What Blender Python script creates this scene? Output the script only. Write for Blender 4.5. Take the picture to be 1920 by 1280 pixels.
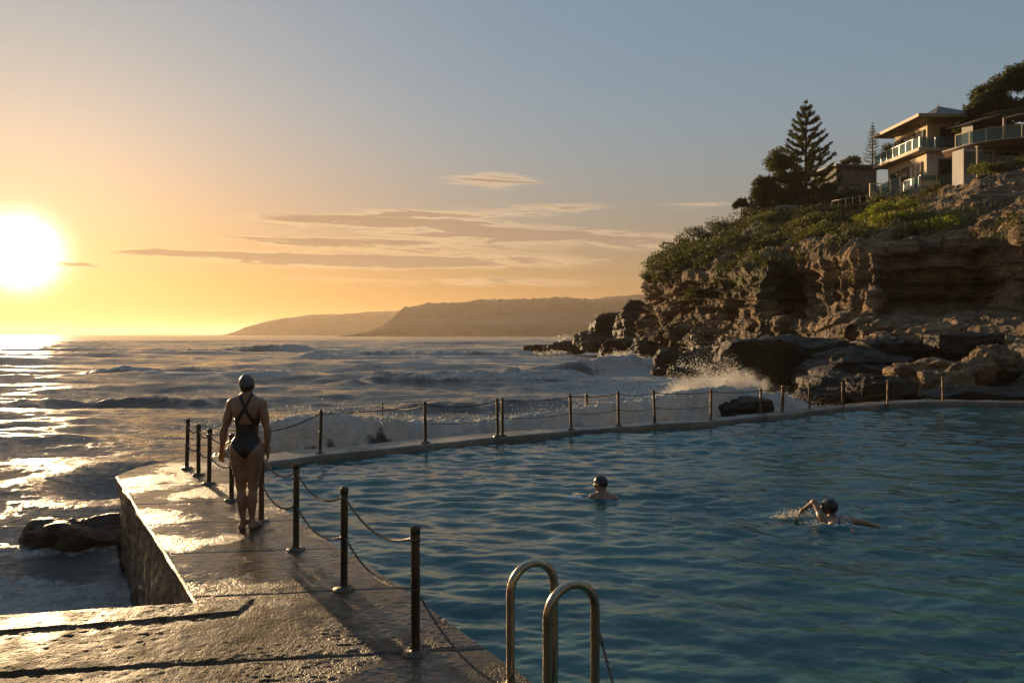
import bpy, math, random
import numpy as np
R_ = math.radians
sc = bpy.context.scene
COL = sc.collection
for o in list(bpy.data.objects): bpy.data.objects.remove(o)

# ------------------------------------------------------------------ camera
F = 1400.0; H = 2.13           # focal length in photo pixels, eye height above the pool deck (deck z = 0)
cam = bpy.data.objects.new('camera', bpy.data.cameras.new('camera')); COL.objects.link(cam)
cam.location = (0, 0, H); cam.rotation_euler = (R_(90), 0, 0)
cam.data.sensor_width = 36; cam.data.lens = 36*F/1920; cam.data.shift_y = -13/1920
cam.data.clip_start = 0.05; cam.data.clip_end = 40000
sc.camera = cam
sc.view_settings.view_transform = 'Standard'; sc.view_settings.look = 'None'
sc.view_settings.exposure = 1.05; sc.view_settings.gamma = 1.0
sc.render.engine = 'CYCLES'
sc.cycles.use_denoising = True
sc.cycles.max_bounces = 6; sc.cycles.diffuse_bounces = 2; sc.cycles.glossy_bounces = 4
sc.cycles.transmission_bounces = 6; sc.cycles.volume_bounces = 0; sc.cycles.transparent_max_bounces = 12
sc.cycles.sample_clamp_direct = 12; sc.cycles.sample_clamp_indirect = 4
sc.cycles.caustics_reflective = False; sc.cycles.caustics_refractive = False

# ------------------------------------------------------------------ sky and sun
SUN_AZ = R_(-33.4); SUN_EL = R_(5.2)
SUN = np.array([math.sin(SUN_AZ)*math.cos(SUN_EL), math.cos(SUN_AZ)*math.cos(SUN_EL), math.sin(SUN_EL)])
world = bpy.data.worlds.new('World'); sc.world = world; world.use_nodes = True

class NT:
    """tiny node-graph helper"""
    def __init__(s, tree): s.t = tree; s.n = tree.nodes; s.l = tree.links
    def node(s, typ, ins=None, **props):
        nd = s.n.new(typ)
        for k, v in props.items(): setattr(nd, k, v)
        for k, v in (ins or {}).items(): s.put(nd.inputs[k], v)
        return nd
    def put(s, sock, v):
        if isinstance(v, bpy.types.NodeSocket): s.l.new(v, sock)
        else:
            try: sock.default_value = v
            except Exception: sock.default_value = (*v, 1.0)
    def m(s, op, a, b=0.0, c=0.0, clamp=False):
        nd = s.node('ShaderNodeMath', {0: a, 1: b, 2: c}, operation=op, use_clamp=clamp); return nd.outputs[0]
    def v(s, op, a, b=(0, 0, 0)):
        nd = s.node('ShaderNodeVectorMath', {0: a, 1: b}, operation=op)
        return nd.outputs['Value'] if op in ('DOT_PRODUCT', 'LENGTH') else nd.outputs[0]
    def mix(s, f, a, b, typ='MIX'):
        nd = s.node('ShaderNodeMixRGB', {0: f, 1: a, 2: b}, blend_type=typ); return nd.outputs[0]
    def ramp(s, f, stops, interp='LINEAR'):
        nd = s.node('ShaderNodeValToRGB', {0: f}); cr = nd.color_ramp; cr.interpolation = interp
        while len(cr.elements) < len(stops): cr.elements.new(0.5)
        for e, (p, c) in zip(cr.elements, stops):
            e.position = p; e.color = (*c, 1) if hasattr(c, '__len__') else (c, c, c, 1)
        return nd.outputs[0]
    def step(s, x, lo, hi):
        nd = s.node('ShaderNodeMapRange', {'Value': x, 'From Min': lo, 'From Max': hi}, interpolation_type='SMOOTHSTEP'); return nd.outputs[0]
    def noise(s, vec, scale, detail=4, rough=0.55, dist=0.0, out='Fac'):
        nd = s.node('ShaderNodeTexNoise', {'Vector': vec, 'Scale': scale, 'Detail': detail, 'Roughness': rough, 'Distortion': dist}); return nd.outputs[out]
    def scale(s, vec, xyz): return s.node('ShaderNodeMapping', {'Vector': vec, 'Scale': xyz}).outputs[0]
    def bump(s, h, strength, dist=1.0, normal=None):
        ins = {'Height': h, 'Strength': strength, 'Distance': dist}
        if normal is not None: ins['Normal'] = normal
        return s.node('ShaderNodeBump', ins).outputs[0]

def build_world():
    g = NT(world.node_tree)
    sky = g.node('ShaderNodeTexSky', sky_type='NISHITA', sun_disc=False, sun_elevation=SUN_EL, sun_rotation=SUN_AZ,
                 dust_density=2.2, air_density=1.6, ozone_density=1.5)
    tc = g.node('ShaderNodeTexCoord').outputs['Generated']
    d = g.v('NORMALIZE', tc)
    sx = g.node('ShaderNodeSeparateXYZ', {0: d})
    x, y, z = sx.outputs
    zc = g.m('MAXIMUM', z, 0.0)
    cosr = g.v('DOT_PRODUCT', d, tuple(SUN))
    cpos = g.m('MAXIMUM', cosr, 0.0)
    az = g.m('MULTIPLY', g.m('ARCTAN2', x, y), 57.2958)          # degrees, 0 = straight ahead
    el = g.m('MULTIPLY', g.m('ARCSINE', z), 57.2958)
    # mild grade of the physical sky: desaturate the glare round the sun, cool the upper sky
    hs = g.node('ShaderNodeHueSaturation', {'Saturation': 0.98, 'Value': SKY_GAIN, 'Color': sky.outputs[0]}).outputs[0]
    comp = g.node('ShaderNodeSeparateColor', {0: hs})
    def soft(c, k):                                               # soft shoulder so the glare keeps its hue
        return g.m('DIVIDE', c, g.m('ADD', 1.0, g.m('MULTIPLY', c, k)))
    hs = g.node('ShaderNodeCombineColor', {0: soft(comp.outputs[0], .115), 1: soft(comp.outputs[1], .17), 2: soft(comp.outputs[2], .20)}).outputs[0]
    tint = g.mix(g.step(el, 3, 22), (1.0, .95, .90), (.72, .98, 1.38)); tint = g.mix(g.step(el, 24, 60), tint, (.60, .95, 1.55))
    col = g.mix(1.0, hs, tint, 'MULTIPLY')
    fe = g.m('MULTIPLY', g.step(el, -2, 17), g.m('ADD', .30, g.m('MULTIPLY', g.step(y, -.45, .35), .70))); fe = g.m('MULTIPLY', fe, g.m('ADD', 1.0, g.m('MULTIPLY', g.step(el, 22, 58), .9))); fr_ = g.node('ShaderNodeCombineColor', {0: fe, 1: fe, 2: fe}).outputs[0]
    col = g.mix(1.0, col, g.mix(1.0, fr_, SKY_FILL, 'MULTIPLY'), 'ADD')
    # thick low air: warm band above the horizon, brighter towards the sun
    band = g.m('POWER', 2.718, g.m('MULTIPLY', g.m('ABSOLUTE', el), -1/6.5))
    cw = g.m('POWER', cpos, 3.0)
    bandc = g.mix(cw, (2.1, 1.15, .60), (3.3, 1.50, .34))
    col = g.mix(1.0, col, g.mix(1.0, g.node('ShaderNodeCombineColor', {0: band, 1: band, 2: band}).outputs[0], bandc, 'MULTIPLY'), 'ADD')
    # aureole and the sun's own blaze
    for p, c in ((14, (1.3, .66, .18)), (110, (2.4, 1.45, .60)), (1800, (11, 9, 6.5)), (2600, (42, 40, 36))):
        k = g.m('POWER', cpos, float(p))
        col = g.mix(1.0, col, g.mix(1.0, g.node('ShaderNodeCombineColor', {0: k, 1: k, 2: k}).outputs[0], c, 'MULTIPLY'), 'ADD')
    # thin streaky clouds low over the sea
    cv = g.node('ShaderNodeCombineXYZ', {0: g.m('MULTIPLY', az, .040), 1: g.m('ADD', g.m('MULTIPLY', el, .50), g.m('MULTIPLY', az, .012)), 2: 3.7}).outputs[0]
    n1 = g.noise(cv, 2.6, 9, .68, .9)
    n2 = g.noise(g.scale(cv, (2.2, 1.7, 1)), 3.1, 6, .6, .2)
    nn = g.m('ADD', g.m('MULTIPLY', n1, .7), g.m('MULTIPLY', n2, .3))
    thick = None
    for a0, e0, wa, we, amp in CLOUDS:
        da = g.m('DIVIDE', g.m('SUBTRACT', az, a0), wa)
        de = g.m('DIVIDE', g.m('SUBTRACT', el, e0), we)
        q = g.m('MULTIPLY', g.m('POWER', 2.718, g.m('MULTIPLY', g.m('ADD', g.m('MULTIPLY', da, da), g.m('MULTIPLY', de, de)), -1.0)), amp)
        thick = q if thick is None else g.m('ADD', thick, q)
    cl = g.m('ADD', thick, g.m('MULTIPLY', g.m('SUBTRACT', nn, .5), 4.6))
    alpha = g.m('MULTIPLY', g.step(cl, .05, .95), g.step(thick, .06, .55))
    core = g.step(cl, .42, .90)
    rim = g.mix(cw, (6.3, 4.7, 3.3), (11.0, 7.4, 3.6))
    body = g.mix(cw, (2.9, 2.2, 1.85), (4.4, 2.75, 1.55))
    ccol = g.mix(core, rim, body)
    col = g.mix(g.m('MULTIPLY', alpha, .80), col, ccol)
    bg = g.n['Background']; bg.inputs[1].default_value = 0.053
    g.l.new(col, bg.inputs[0])
SKY_GAIN = .78
SKY_FILL = (.94, 1.50, 1.98)
CLOUDS = [(-6, 7.0, 13, 1.7, .42), (-8.5, 8.4, 8.5, .42, 1.1), (0.5, 7.6, 7, .50, 1.05), (-5, 9.1, 6.5, .35, .75), (-14, 6.8, 6, .35, .95), (-9, 5.5, 13, .50, 1.15), (-22, 5.7, 6, .28, .9),
          (-1.5, 11.7, 3.8, .65, .78), (3.5, 9.6, 4.5, .4, .55), (11.5, 6.9, 4.5, .5, .85), (14, 9.5, 3, .4, .55), (-30.2, 4.6, 2.3, .22, .7),
          (-30.6, 14.2, 1.2, .25, .55), (-4, 4.0, 14, .5, .5)]
build_world()
sun = bpy.data.objects.new('sun', bpy.data.lights.new('sun', 'SUN')); COL.objects.link(sun)
sun.data.energy = 5.0; sun.data.angle = R_(0.6); sun.data.color = (1.0, 0.68, 0.36)
from mathutils import Vector
sun.rotation_euler = Vector(-SUN).to_track_quat('-Z', 'Y').to_euler()

# ------------------------------------------------------------------ helpers
def P(u, v, d): return np.array([(u-960)/F*d, d, H-(v-627)/F*d])           # a point of the place from its bearing and its distance
def G(u, v, z=0.0): return P(u, v, F*(H-z)/(v-627))                         # the same on a level surface

def _hash(ix, iy, iz):
    n = (ix.astype(np.uint32)*np.uint32(374761393) + iy.astype(np.uint32)*np.uint32(668265263) + iz.astype(np.uint32)*np.uint32(2246822519))
    n = (n ^ (n >> np.uint32(13)))*np.uint32(1274126177); n = n ^ (n >> np.uint32(16))
    return (n & np.uint32(0xffffff)).astype(np.float64)/0xffffff*2-1
def vnoise(x, y, z=None):
    x = np.asarray(x, float); y = np.asarray(y, float)+0*x; z = (0*x if z is None else np.asarray(z, float)+0*x)
    i, j, k = np.floor(x), np.floor(y), np.floor(z)
    fx, fy, fz = x-i, y-j, z-k
    fx, fy, fz = [f*f*f*(f*(f*6-15)+10) for f in (fx, fy, fz)]
    i, j, k = i.astype(np.int64), j.astype(np.int64), k.astype(np.int64)
    def h(a, b, c): return _hash(i+a, j+b, k+c)
    x00 = h(0,0,0)*(1-fx)+h(1,0,0)*fx; x10 = h(0,1,0)*(1-fx)+h(1,1,0)*fx
    x01 = h(0,0,1)*(1-fx)+h(1,0,1)*fx; x11 = h(0,1,1)*(1-fx)+h(1,1,1)*fx
    return (x00*(1-fy)+x10*fy)*(1-fz)+(x01*(1-fy)+x11*fy)*fz
def fbm(x, y, z=None, octv=4, gain=.5):
    s = 0; a = 1.0; f = 1.0; t = 0
    for o in range(octv):
        s = s+a*vnoise(np.asarray(x)*f+o*17.3, np.asarray(y)*f-o*9.1, None if z is None else np.asarray(z)*f+o*5.7); t += a; a *= gain; f *= 2.03
    return s/t
def sstep(x, a, b):
    t = np.clip((x-a)/(b-a), 0, 1); return t*t*(3-2*t)

def mk(name, V, faces, mat=None, parent=None, smooth=True, attrs=None, loc=None):
    """one mesh object from numpy arrays; faces = list of (n,3)/(n,4) index arrays"""
    if isinstance(faces, np.ndarray): faces = [faces]
    faces = [np.asarray(f, np.int64) for f in faces if len(f)]
    me = bpy.data.meshes.new(name)
    V = np.asarray(V, np.float32)
    me.vertices.add(len(V)); me.vertices.foreach_set('co', V.ravel())
    nl = sum(f.size for f in faces); npoly = sum(len(f) for f in faces)
    me.loops.add(nl); me.polygons.add(npoly)
    me.loops.foreach_set('vertex_index', np.concatenate([f.ravel() for f in faces]).astype(np.int32))
    tot = np.concatenate([np.full(len(f), f.shape[1]) for f in faces]); st = np.concatenate([[0], np.cumsum(tot)[:-1]])
    me.polygons.foreach_set('loop_start', st.astype(np.int32)); me.polygons.foreach_set('loop_total', tot.astype(np.int32))
    me.polygons.foreach_set('use_smooth', np.full(npoly, bool(smooth)))
    for k, a in (attrs or {}).items():
        at = me.attributes.new(k, 'FLOAT', 'POINT'); at.data.foreach_set('value', np.asarray(a, np.float32).ravel())
    me.update(calc_edges=True); me.validate()
    o = bpy.data.objects.new(name, me); COL.objects.link(o)
    if mat: me.materials.append(mat)
    if parent is not None: o.parent = parent
    if loc is not None: o.location = loc
    return o

def quads(nr, nc, wrap=False):
    i = np.arange(nr-1)[:, None]; j = np.arange(nc if wrap else nc-1)[None, :]
    j2 = (j+1) % nc
    return np.stack([i*nc+j, i*nc+j2, (i+1)*nc+j2, (i+1)*nc+j], -1).reshape(-1, 4)

class MB:
    """collects simple solids into one mesh"""
    def __init__(s): s.V = []; s.Q = []; s.T = []; s.n = 0
    def add(s, V, Q=None, T=None):
        V = np.asarray(V, float).reshape(-1, 3); s.V.append(V)
        if Q is not None and len(Q): s.Q.append(np.asarray(Q)+s.n)
        if T is not None and len(T): s.T.append(np.asarray(T)+s.n)
        s.n += len(V); return s
    def box(s, lo, hi, fr=None, bev=0.0):
        lo = np.array(lo, float); hi = np.array(hi, float)
        if bev > 0:
            xs = []
            for sx in (0, 1):
                pass
        c = np.array([[x, y, z] for z in (lo[2], hi[2]) for y in (lo[1], hi[1]) for x in (lo[0], hi[0])])
        if fr is not None: c = fr(c)
        return s.add(c, [[0,2,3,1],[4,5,7,6],[0,1,5,4],[1,3,7,5],[3,2,6,7],[2,0,4,6]])
    def tube(s, pts, r, n=8, cap=True):
        pts = np.asarray(pts, float); m = len(pts); r = np.broadcast_to(np.asarray(r, float), (m,))
        tg = np.gradient(pts, axis=0); tg /= np.linalg.norm(tg, axis=1)[:, None]+1e-12
        up = np.array([0, 0, 1.0]) if abs(tg[0][2]) < .9 else np.array([1.0, 0, 0])
        a = np.cross(tg[0], up); a /= np.linalg.norm(a); rows = []
        for k in range(m):
            a = a-tg[k]*np.dot(a, tg[k]); a /= np.linalg.norm(a)+1e-12; b = np.cross(tg[k], a)
            th = np.arange(n)*2*math.pi/n
            rows.append(pts[k]+r[k]*(np.cos(th)[:, None]*a+np.sin(th)[:, None]*b))
        V = np.concatenate(rows); Q = quads(m, n, True)
        T = None
        if cap:
            V = np.concatenate([V, pts[:1], pts[-1:]]); i = np.arange(n); j = (i+1) % n
            T = np.concatenate([np.stack([np.full(n, m*n), j, i], -1), np.stack([np.full(n, m*n+1), (m-1)*n+i, (m-1)*n+j], -1)])
        return s.add(V, Q, T)
    def lathe(s, prof, n=16, c=(0, 0, 0)):
        prof = np.asarray(prof, float); th = np.arange(n)*2*math.pi/n
        V = np.stack([prof[:, 0][:, None]*np.cos(th), prof[:, 0][:, None]*np.sin(th), np.repeat(prof[:, 1][:, None], n, 1)], -1).reshape(-1, 3)+np.array(c)
        return s.add(V, quads(len(prof), n, True))
    def torus(s, c, e1, e2, R1, R2, r, n=8, k=5):
        th = np.arange(n)*2*math.pi/n; ph = np.arange(k)*2*math.pi/k
        e1 = np.array(e1); e2 = np.array(e2); nn = np.cross(e1, e2)
        rad = np.cos(th)[:, None]*e1+np.sin(th)[:, None]*e2
        cen = np.array(c)+np.cos(th)[:, None]*e1*R1+np.sin(th)[:, None]*e2*R2
        V = (cen[:, None, :]+r*(np.cos(ph)[None, :, None]*rad[:, None, :]+np.sin(ph)[None, :, None]*nn)).reshape(-1, 3)
        i = np.arange(n)[:, None]; j = np.arange(k)[None, :]
        Q = np.stack([i*k+j, ((i+1) % n)*k+j, ((i+1) % n)*k+(j+1) % k, i*k+(j+1) % k], -1).reshape(-1, 4)
        return s.add(V, Q)
    def build(s, name, mat, parent=None, smooth=True, attrs=None, loc=None):
        f = []
        if s.Q: f.append(np.concatenate(s.Q))
        if s.T: f.append(np.concatenate(s.T))
        return mk(name, np.concatenate(s.V), f, mat, parent, smooth, attrs, loc)

def tag(o, label=None, cat=None, group=None, kind=None):
    if label: o['label'] = label
    if cat: o['category'] = cat
    if group: o['group'] = group
    if kind: o['kind'] = kind
    return o
def empty(name, loc, label, cat, group=None, rz=0.0):
    o = bpy.data.objects.new(name, None); COL.objects.link(o); o.location = loc; o.rotation_euler = (0, 0, rz)
    o.empty_display_size = .2
    return tag(o, label, cat, group)
def copy_tree(o, parent=None):
    c = o.copy(); COL.objects.link(c); c.parent = parent
    for ch in list(o.children): copy_tree(ch, c)
    return c
def smooth_by_angle(o, deg=40):
    me = o.data
    try: me.set_sharp_from_angle(angle=R_(deg))
    except Exception: pass
    return o

# ------------------------------------------------------------------ materials
def newmat(name):
    m = bpy.data.materials.new(name); m.use_nodes = True
    g = NT(m.node_tree); return m, g, g.n['Principled BSDF']
def pmat(name, c1, c2, scale=3.0, rough=.6, metal=0.0, bump=0.0, bscale=None, spec=.5, rough2=None, stretch=(1, 1, 1), detail=5):
    m, g, b = newmat(name)
    tc = g.node('ShaderNodeTexCoord').outputs['Object']
    vec = g.scale(tc, stretch)
    n = g.noise(vec, scale, detail, .6)
    g.put(b.inputs['Base Color'], g.mix(g.step(n, .3, .7), c1, c2))
    b.inputs['Metallic'].default_value = metal; b.inputs['Specular IOR Level'].default_value = spec
    if rough2 is None: b.inputs['Roughness'].default_value = rough
    else: g.put(b.inputs['Roughness'], g.m('ADD', rough, g.m('MULTIPLY', g.step(g.noise(vec, scale*1.7, 4), .35, .65), rough2-rough)))
    if bump: g.put(b.inputs['Normal'], g.bump(g.noise(vec, bscale or scale*6, 5, .6), bump, .02))
    return m
def leafmat(name, c1, c2, trans=.45):
    m, g, b = newmat(name)
    tc = g.node('ShaderNodeTexCoord').outputs['Object']
    n = g.noise(tc, 1.3, 4, .65); n2 = g.noise(tc, 9.0, 2)
    col = g.mix(g.step(g.m('ADD', g.m('MULTIPLY', n, .6), g.m('MULTIPLY', n2, .4)), .35, .65), c1, c2)
    g.put(b.inputs['Base Color'], col); b.inputs['Roughness'].default_value = .6; b.inputs['Specular IOR Level'].default_value = .25
    t = g.node('ShaderNodeBsdfTranslucent', {'Color': g.mix(.35, col, (.16, .17, .02))})
    mx = g.node('ShaderNodeMixShader', {0: trans, 1: b.outputs[0], 2: t.outputs[0]})
    g.l.new(mx.outputs[0], g.n['Material Output'].inputs[0]); return m
# ------------------------------------------------------------------ the sea
SEA = -1.15
FARWALL_PX = [(488,868),(530,862),(600,853),(700,843),(800,832),(938,819),(1071,807),(1228,796),(1333,790),(1426,781),(1480,776),(1560,766),(1660,759),(1720,756),(1800,755),(1920,757),(2150,764),(2500,778)]
WALL_IN = np.array([G(u, v)[:2] for u, v in FARWALL_PX])
def poly_normals(p):
    t = np.gradient(p, axis=0); t /= np.linalg.norm(t, axis=1)[:, None]; return np.stack([-t[:, 1], t[:, 0]], -1)
_wn = poly_normals(WALL_IN)
WALL_W = np.interp(WALL_IN[:, 0], [-4, 4, 9, 12, 20], [.95, .62, .62, .8, .95])
WALL_OUT = WALL_IN+_wn*WALL_W[:, None]

def polyline_dist(px, py, line, vals):
    """signed distance to a polyline (positive on its left) and the interpolated values at the nearest point"""
    best = np.full(px.shape, 1e9); sgn = np.zeros(px.shape); out = [np.zeros(px.shape) for _ in vals]
    for k in range(len(line)-1):
        a, b = line[k], line[k+1]; e = b-a; L2 = e@e
        t = np.clip(((px-a[0])*e[0]+(py-a[1])*e[1])/L2, 0, 1)
        dx = px-a[0]-t*e[0]; dy = py-a[1]-t*e[1]; d = np.hypot(dx, dy)
        m = d < best
        best = np.where(m, d, best); sgn = np.where(m, np.sign(e[0]*(py-a[1])-e[1]*(px-a[0])), sgn)
        for q, v in enumerate(vals): out[q] = np.where(m, v[k]+t*(v[k+1]-v[k]), out[q])
    return best*sgn, out
def inside(px, py, poly):
    c = np.zeros(px.shape, bool); n = len(poly)
    for k in range(n):
        x1, y1 = poly[k]; x2, y2 = poly[(k+1) % n]
        if y1 == y2: continue
        m = ((y1 > py) != (y2 > py)) & (px < (x2-x1)*(py-y1)/(y2-y1)+x1); c ^= m
    return c

rng = np.random.default_rng(5)
def wave_set(n, lmin, lmax, steep, spread, main):
    lam = np.exp(rng.uniform(math.log(lmin), math.log(lmax), n)); th = main+rng.normal(0, spread, n)
    return lam, th, rng.uniform(0, 2*math.pi, n), steep*lam/math.sqrt(n)*.22
def wave_height(X, Y, sets, res):
    h = np.zeros_like(X)
    wx = fbm(X/9, Y/9, octv=2)*.9; wy = fbm(X/9+40, Y/9, octv=2)*.9
    for lam, th, ph, a in sets:
        for l_, t_, p_, a_ in zip(lam, th, ph, a):
            k = 2*math.pi/l_; att = np.clip(l_/(2.6*res)-.4, 0, 1)
            if att.max() <= 0: continue
            arg = k*((X+wx*min(1, l_/3))*math.cos(t_)+(Y+wy*min(1, l_/3))*math.sin(t_))+p_
            c = np.sin(arg); h += att*a_*(c+.28*np.cos(2*arg))
    return h
BORE = [  # crest bearing (u, v), distance, foaminess, how far the face has collapsed
    (250,905,15.0,.3,.4),(330,868,15.3,.4,.4),(400,828,15.5,.55,.4),(470,806,15.6,.8,.5),(535,792,15.7,.95,.8),(575,785,15.8,.9,.3),(640,785,16.1,.9,.42),(700,789,16.6,.95,.3),(745,798,16.9,1,.8),
    (850,798,17.4,.86,.75),(950,792,18.0,.82,.7),(1060,776,18.8,.9,.6),(1150,762,19.6,.84,.6),(1250,745,20.8,.95,.8),(1330,728,21.8,1,1),(1400,728,23.4,1,1),(1450,744,24.6,1,1),(1500,760,25.2,.9,1)]
def sea_mesh():
    r = np.concatenate([np.exp(np.linspace(math.log(4.2), math.log(60), 560)), np.exp(np.linspace(math.log(60.5), math.log(420), 240)), np.exp(np.linspace(math.log(430), math.log(15500), 70))])
    th = np.radians(np.concatenate([np.linspace(-78, -38, 90)[:-1], np.linspace(-38, 38, 700), np.linspace(38, 62, 40)[1:]]))
    Rr, T = np.meshgrid(r, th, indexing='ij'); X = Rr*np.sin(T); Y = Rr*np.cos(T)
    res = np.gradient(r)[:, None]*np.ones_like(T)
    swell = wave_set(10, 8, 26, .098, .13, math.radians(-97)); chop = wave_set(54, .8, 6, .106, .36, math.radians(-96)); rip = wave_set(50, .16, .8, .105, .6, math.radians(-98))
    hs = wave_height(X, Y, [swell], res); hc = wave_height(X, Y, [chop], res); hr = wave_height(X, Y, [rip], res)
    near = sstep(Rr, 60, 16)                       # calmer, shallower water beside the pool wall
    h = hs*(1-.55*near)+hc*(1+.25*near)+hr
    # sharpen the crests
    h = h+.35*np.clip(h, 0, None)**2
    # shoreward surge against the pool wall
    line = np.array([P(b[0], b[1], b[2])[:2] for b in BORE]); zc = np.array([P(b[0], b[1], b[2])[2] for b in BORE])
    fo = np.array([b[3] for b in BORE]); co = np.array([b[4] for b in BORE])
    dist, (cz, cf, cc) = polyline_dist(X, Y, line, [zc, fo, co])
    endl = sstep(np.hypot(X-line[0][0], Y-line[0][1]), .3, 2.4)
    lump = fbm(X*.9, Y*.9, octv=3); lump2 = fbm(X*3.2, Y*3.2+9, octv=3)
    dist2 = dist+lump*.45*(.3+cc)
    A = cz-(SEA-.05)
    frontw = .60+.40*cc+1.1*sstep(cf, .35, .0); backw = 2.1-.5*cc
    prof = np.where(dist2 > 0, np.exp(-(np.abs(dist2)/backw)**1.7), np.exp(-(np.abs(dist2)/frontw)**2.2))
    foot = .62*np.exp(-(dist/3.6)**2)
    h = h*(1-.75*np.exp(-(dist/3.0)**2)*(.35+.65*sstep(cf, .02, .3)))+np.maximum(A*prof, foot)*endl+foot*0
    rough_foam = np.exp(-(dist/2.2)**2)*cf
    h = h+rough_foam*(.12*lump+.11*np.abs(lump2)+.10*np.abs(fbm(X*7, Y*7, octv=3))-.05+.04*fbm(X*18, Y*18, octv=2))
    # rolling swell lines further out
    crest_foam = np.zeros_like(h)
    for pts, amp, cfm in (([(600,712,47),(760,706,49),(950,702,50),(1130,704,51)], .62, .35), ([(-100,764,33),(120,752,36),(300,745,38),(430,748,38)], .5, .2), ([(540,668,104),(700,663,112),(860,661,116),(1010,664,112)], 1.0, .85), ([(60,703,58),(250,697,62),(480,693,66),(640,697,64)], .62, .25), ([(680,742,33),(830,736,35),(980,733,36),(1090,738,35)], .42, .45), ([(300,660,130),(480,655,140),(600,656,140)], 1.0, .5)):
        ln = np.array([P(*q)[:2] for q in pts]); dl, _ = polyline_dist(X, Y, ln, []); dl = dl+fbm(X/5, Y/5, octv=2)*1.6
        tx = sstep(X, ln[0][0]-1, ln[0][0]+.18*(ln[-1][0]-ln[0][0]))*sstep(X, ln[-1][0]+1, ln[-1][0]-.18*(ln[-1][0]-ln[0][0])); k_ = amp/.6
        pr = np.where(dl > 0, np.exp(-(dl/(2.6*k_))**2), np.exp(-(dl/(1.15*k_))**2))*tx; h = h+amp*pr*(.8+.5*lump)
        crest_foam = np.maximum(crest_foam, cfm*tx*np.exp(-((dl-.1)/(.8*k_))**2))
    # a second small breaker running onto the point
    l2 = np.array([P(u, v, d)[:2] for u, v, d in [(960,684,66),(1060,690,65),(1130,688,66),(1190,678,69),(1230,676,71)]])
    d2, (a2,) = polyline_dist(X, Y, l2, [np.array([0, .4, 1.0, 1.25, .6])])
    h = h+.75*a2*np.where(d2 > 0, np.exp(-(np.abs(d2)/2.6)**2), np.exp(-(np.abs(d2)/1.2)**2))*(1+.6*lump+.45*np.abs(lump2))
    Z = SEA+h
    # foam: whitecaps, streaks left by earlier waves, wash at rocks and walls
    st = fbm(X/3.4, Y/1.5, octv=5, gain=.6); st2 = fbm(X/11+7, Y/5.5, octv=3)
    foam = sstep(h/(.15+.0012*np.minimum(Rr, 120)), 1.0, 1.9)*sstep(st2, -.1, .35)*.75*sstep(Rr, 9, 14)*sstep(Rr, 700, 120)
    shore, _ = polyline_dist(X, Y, SHORE, [])
    sh = np.abs(shore)
    foam = np.maximum(foam, crest_foam*sstep(st, -.35, .25))
    foam = np.maximum(foam, sstep(sh+st*5+st2*4, 10, 1.0)*.95)
    foam = np.maximum(foam, sstep(sh+st*16+st2*12, 26, 9)*.52*sstep(st, -.25, .3))
    foam = np.maximum(foam, cf*endl*np.where(dist2 > 0, sstep(dist2+st*1.2, 2.6, .2), sstep(-dist2-st*.4, .15+1.35*cc, .05+.65*cc)))
    foam = np.maximum(foam, np.where(dist2 > 0, sstep(dist2+st*5, 9, 2)*.55*sstep(X, -3, 4), 0)*sstep(st, -.3, .2))
    # broad patches of old foam
    for u, v, d, w, l, a in ((820,650,160,30,7,.9),(560,648,170,22,5,.7),(700,655,140,24,6,.8),(880,672,98,14,4,.85),(1010,682,82,12,5,.72),(1090,700,60,8,3,.74),(930,700,58,9,2.2,.6),(660,690,68,9,2,.6),(250,690,66,9,1.6,.45),(800,735,36,5,1.0,.45),(1000,728,38,5,1.4,.6),(300,770,24,3,.8,.35),(130,740,33,4,1,.35),(640,668,102,17,5,.75),(900,662,118,16,6,.7),(1010,672,92,14,6,.8),(760,700,58,9,2.5,.4),(1180,705,52,8,5,.74),(1260,712,43,6,5,.85),(1090,716,46,6,3,.6),(520,730,40,4,1.5,.35),(60,1000,11.4,1.6,.8,.5),(130,1075,9.9,2.2,.6,.72),(40,1100,9.6,1.8,.5,.66),(200,1105,9.5,.9,.5,.75),(150,905,12.4,2.5,.7,.4),(230,950,11.7,.6,.5,.5),(20,930,12.0,1.2,.6,.4),(460,850,14.0,1.6,.9,.5)):
        c = P(u, v, d); q = np.exp(-((X-c[0])/w)**2-((Y-c[1])/l)**2)
        foam = np.maximum(foam, a*sstep(q+st*.55, .12, .75))
    ins = inside(X, Y, DECK_HULL)
    Z = np.where(ins, np.minimum(Z, SEA-.1), Z)
    Z = np.where(inside(X, Y, POOL_HULL), np.minimum(Z, SEA-.1), Z)
    far = sstep(Rr, 25, 400)
    V = np.stack([X, Y, Z], -1).reshape(-1, 3)
    m, g, b = newmat('sea_water')
    at = lambda n: g.node('ShaderNodeAttribute', attribute_name=n).outputs['Fac']
    pos = g.node('ShaderNodeNewGeometry').outputs['Position']
    b.inputs['Base Color'].default_value = (.056, .047, .036, 1); b.inputs['IOR'].default_value = 1.33
    g.put(b.inputs['Roughness'], g.m('ADD', .07, g.m('MULTIPLY', at('far'), .13)))
    n1 = g.noise(g.scale(pos, (.8, 1.7, 1)), 4.5, 5, .62, .3); n2 = g.noise(g.scale(pos, (.42, 1.1, .6)), 1.5, 7, .66, .3)
    bh = g.m('ADD', g.m('MULTIPLY', n1, .25), n2)
    g.put(b.inputs['Normal'], g.bump(bh, .6, .22))
    fn = g.noise(pos, 3.1, 8, .68, .5); fn2 = g.noise(pos, 14, 4, .6)
    vor = g.node('ShaderNodeTexVoronoi', {'Vector': g.scale(pos, (1, 1.5, 1)), 'Scale': 2.3}, feature='DISTANCE_TO_EDGE').outputs[0]
    lace = g.m('SUBTRACT', .35, g.m('MULTIPLY', vor, 1.3))
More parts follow.
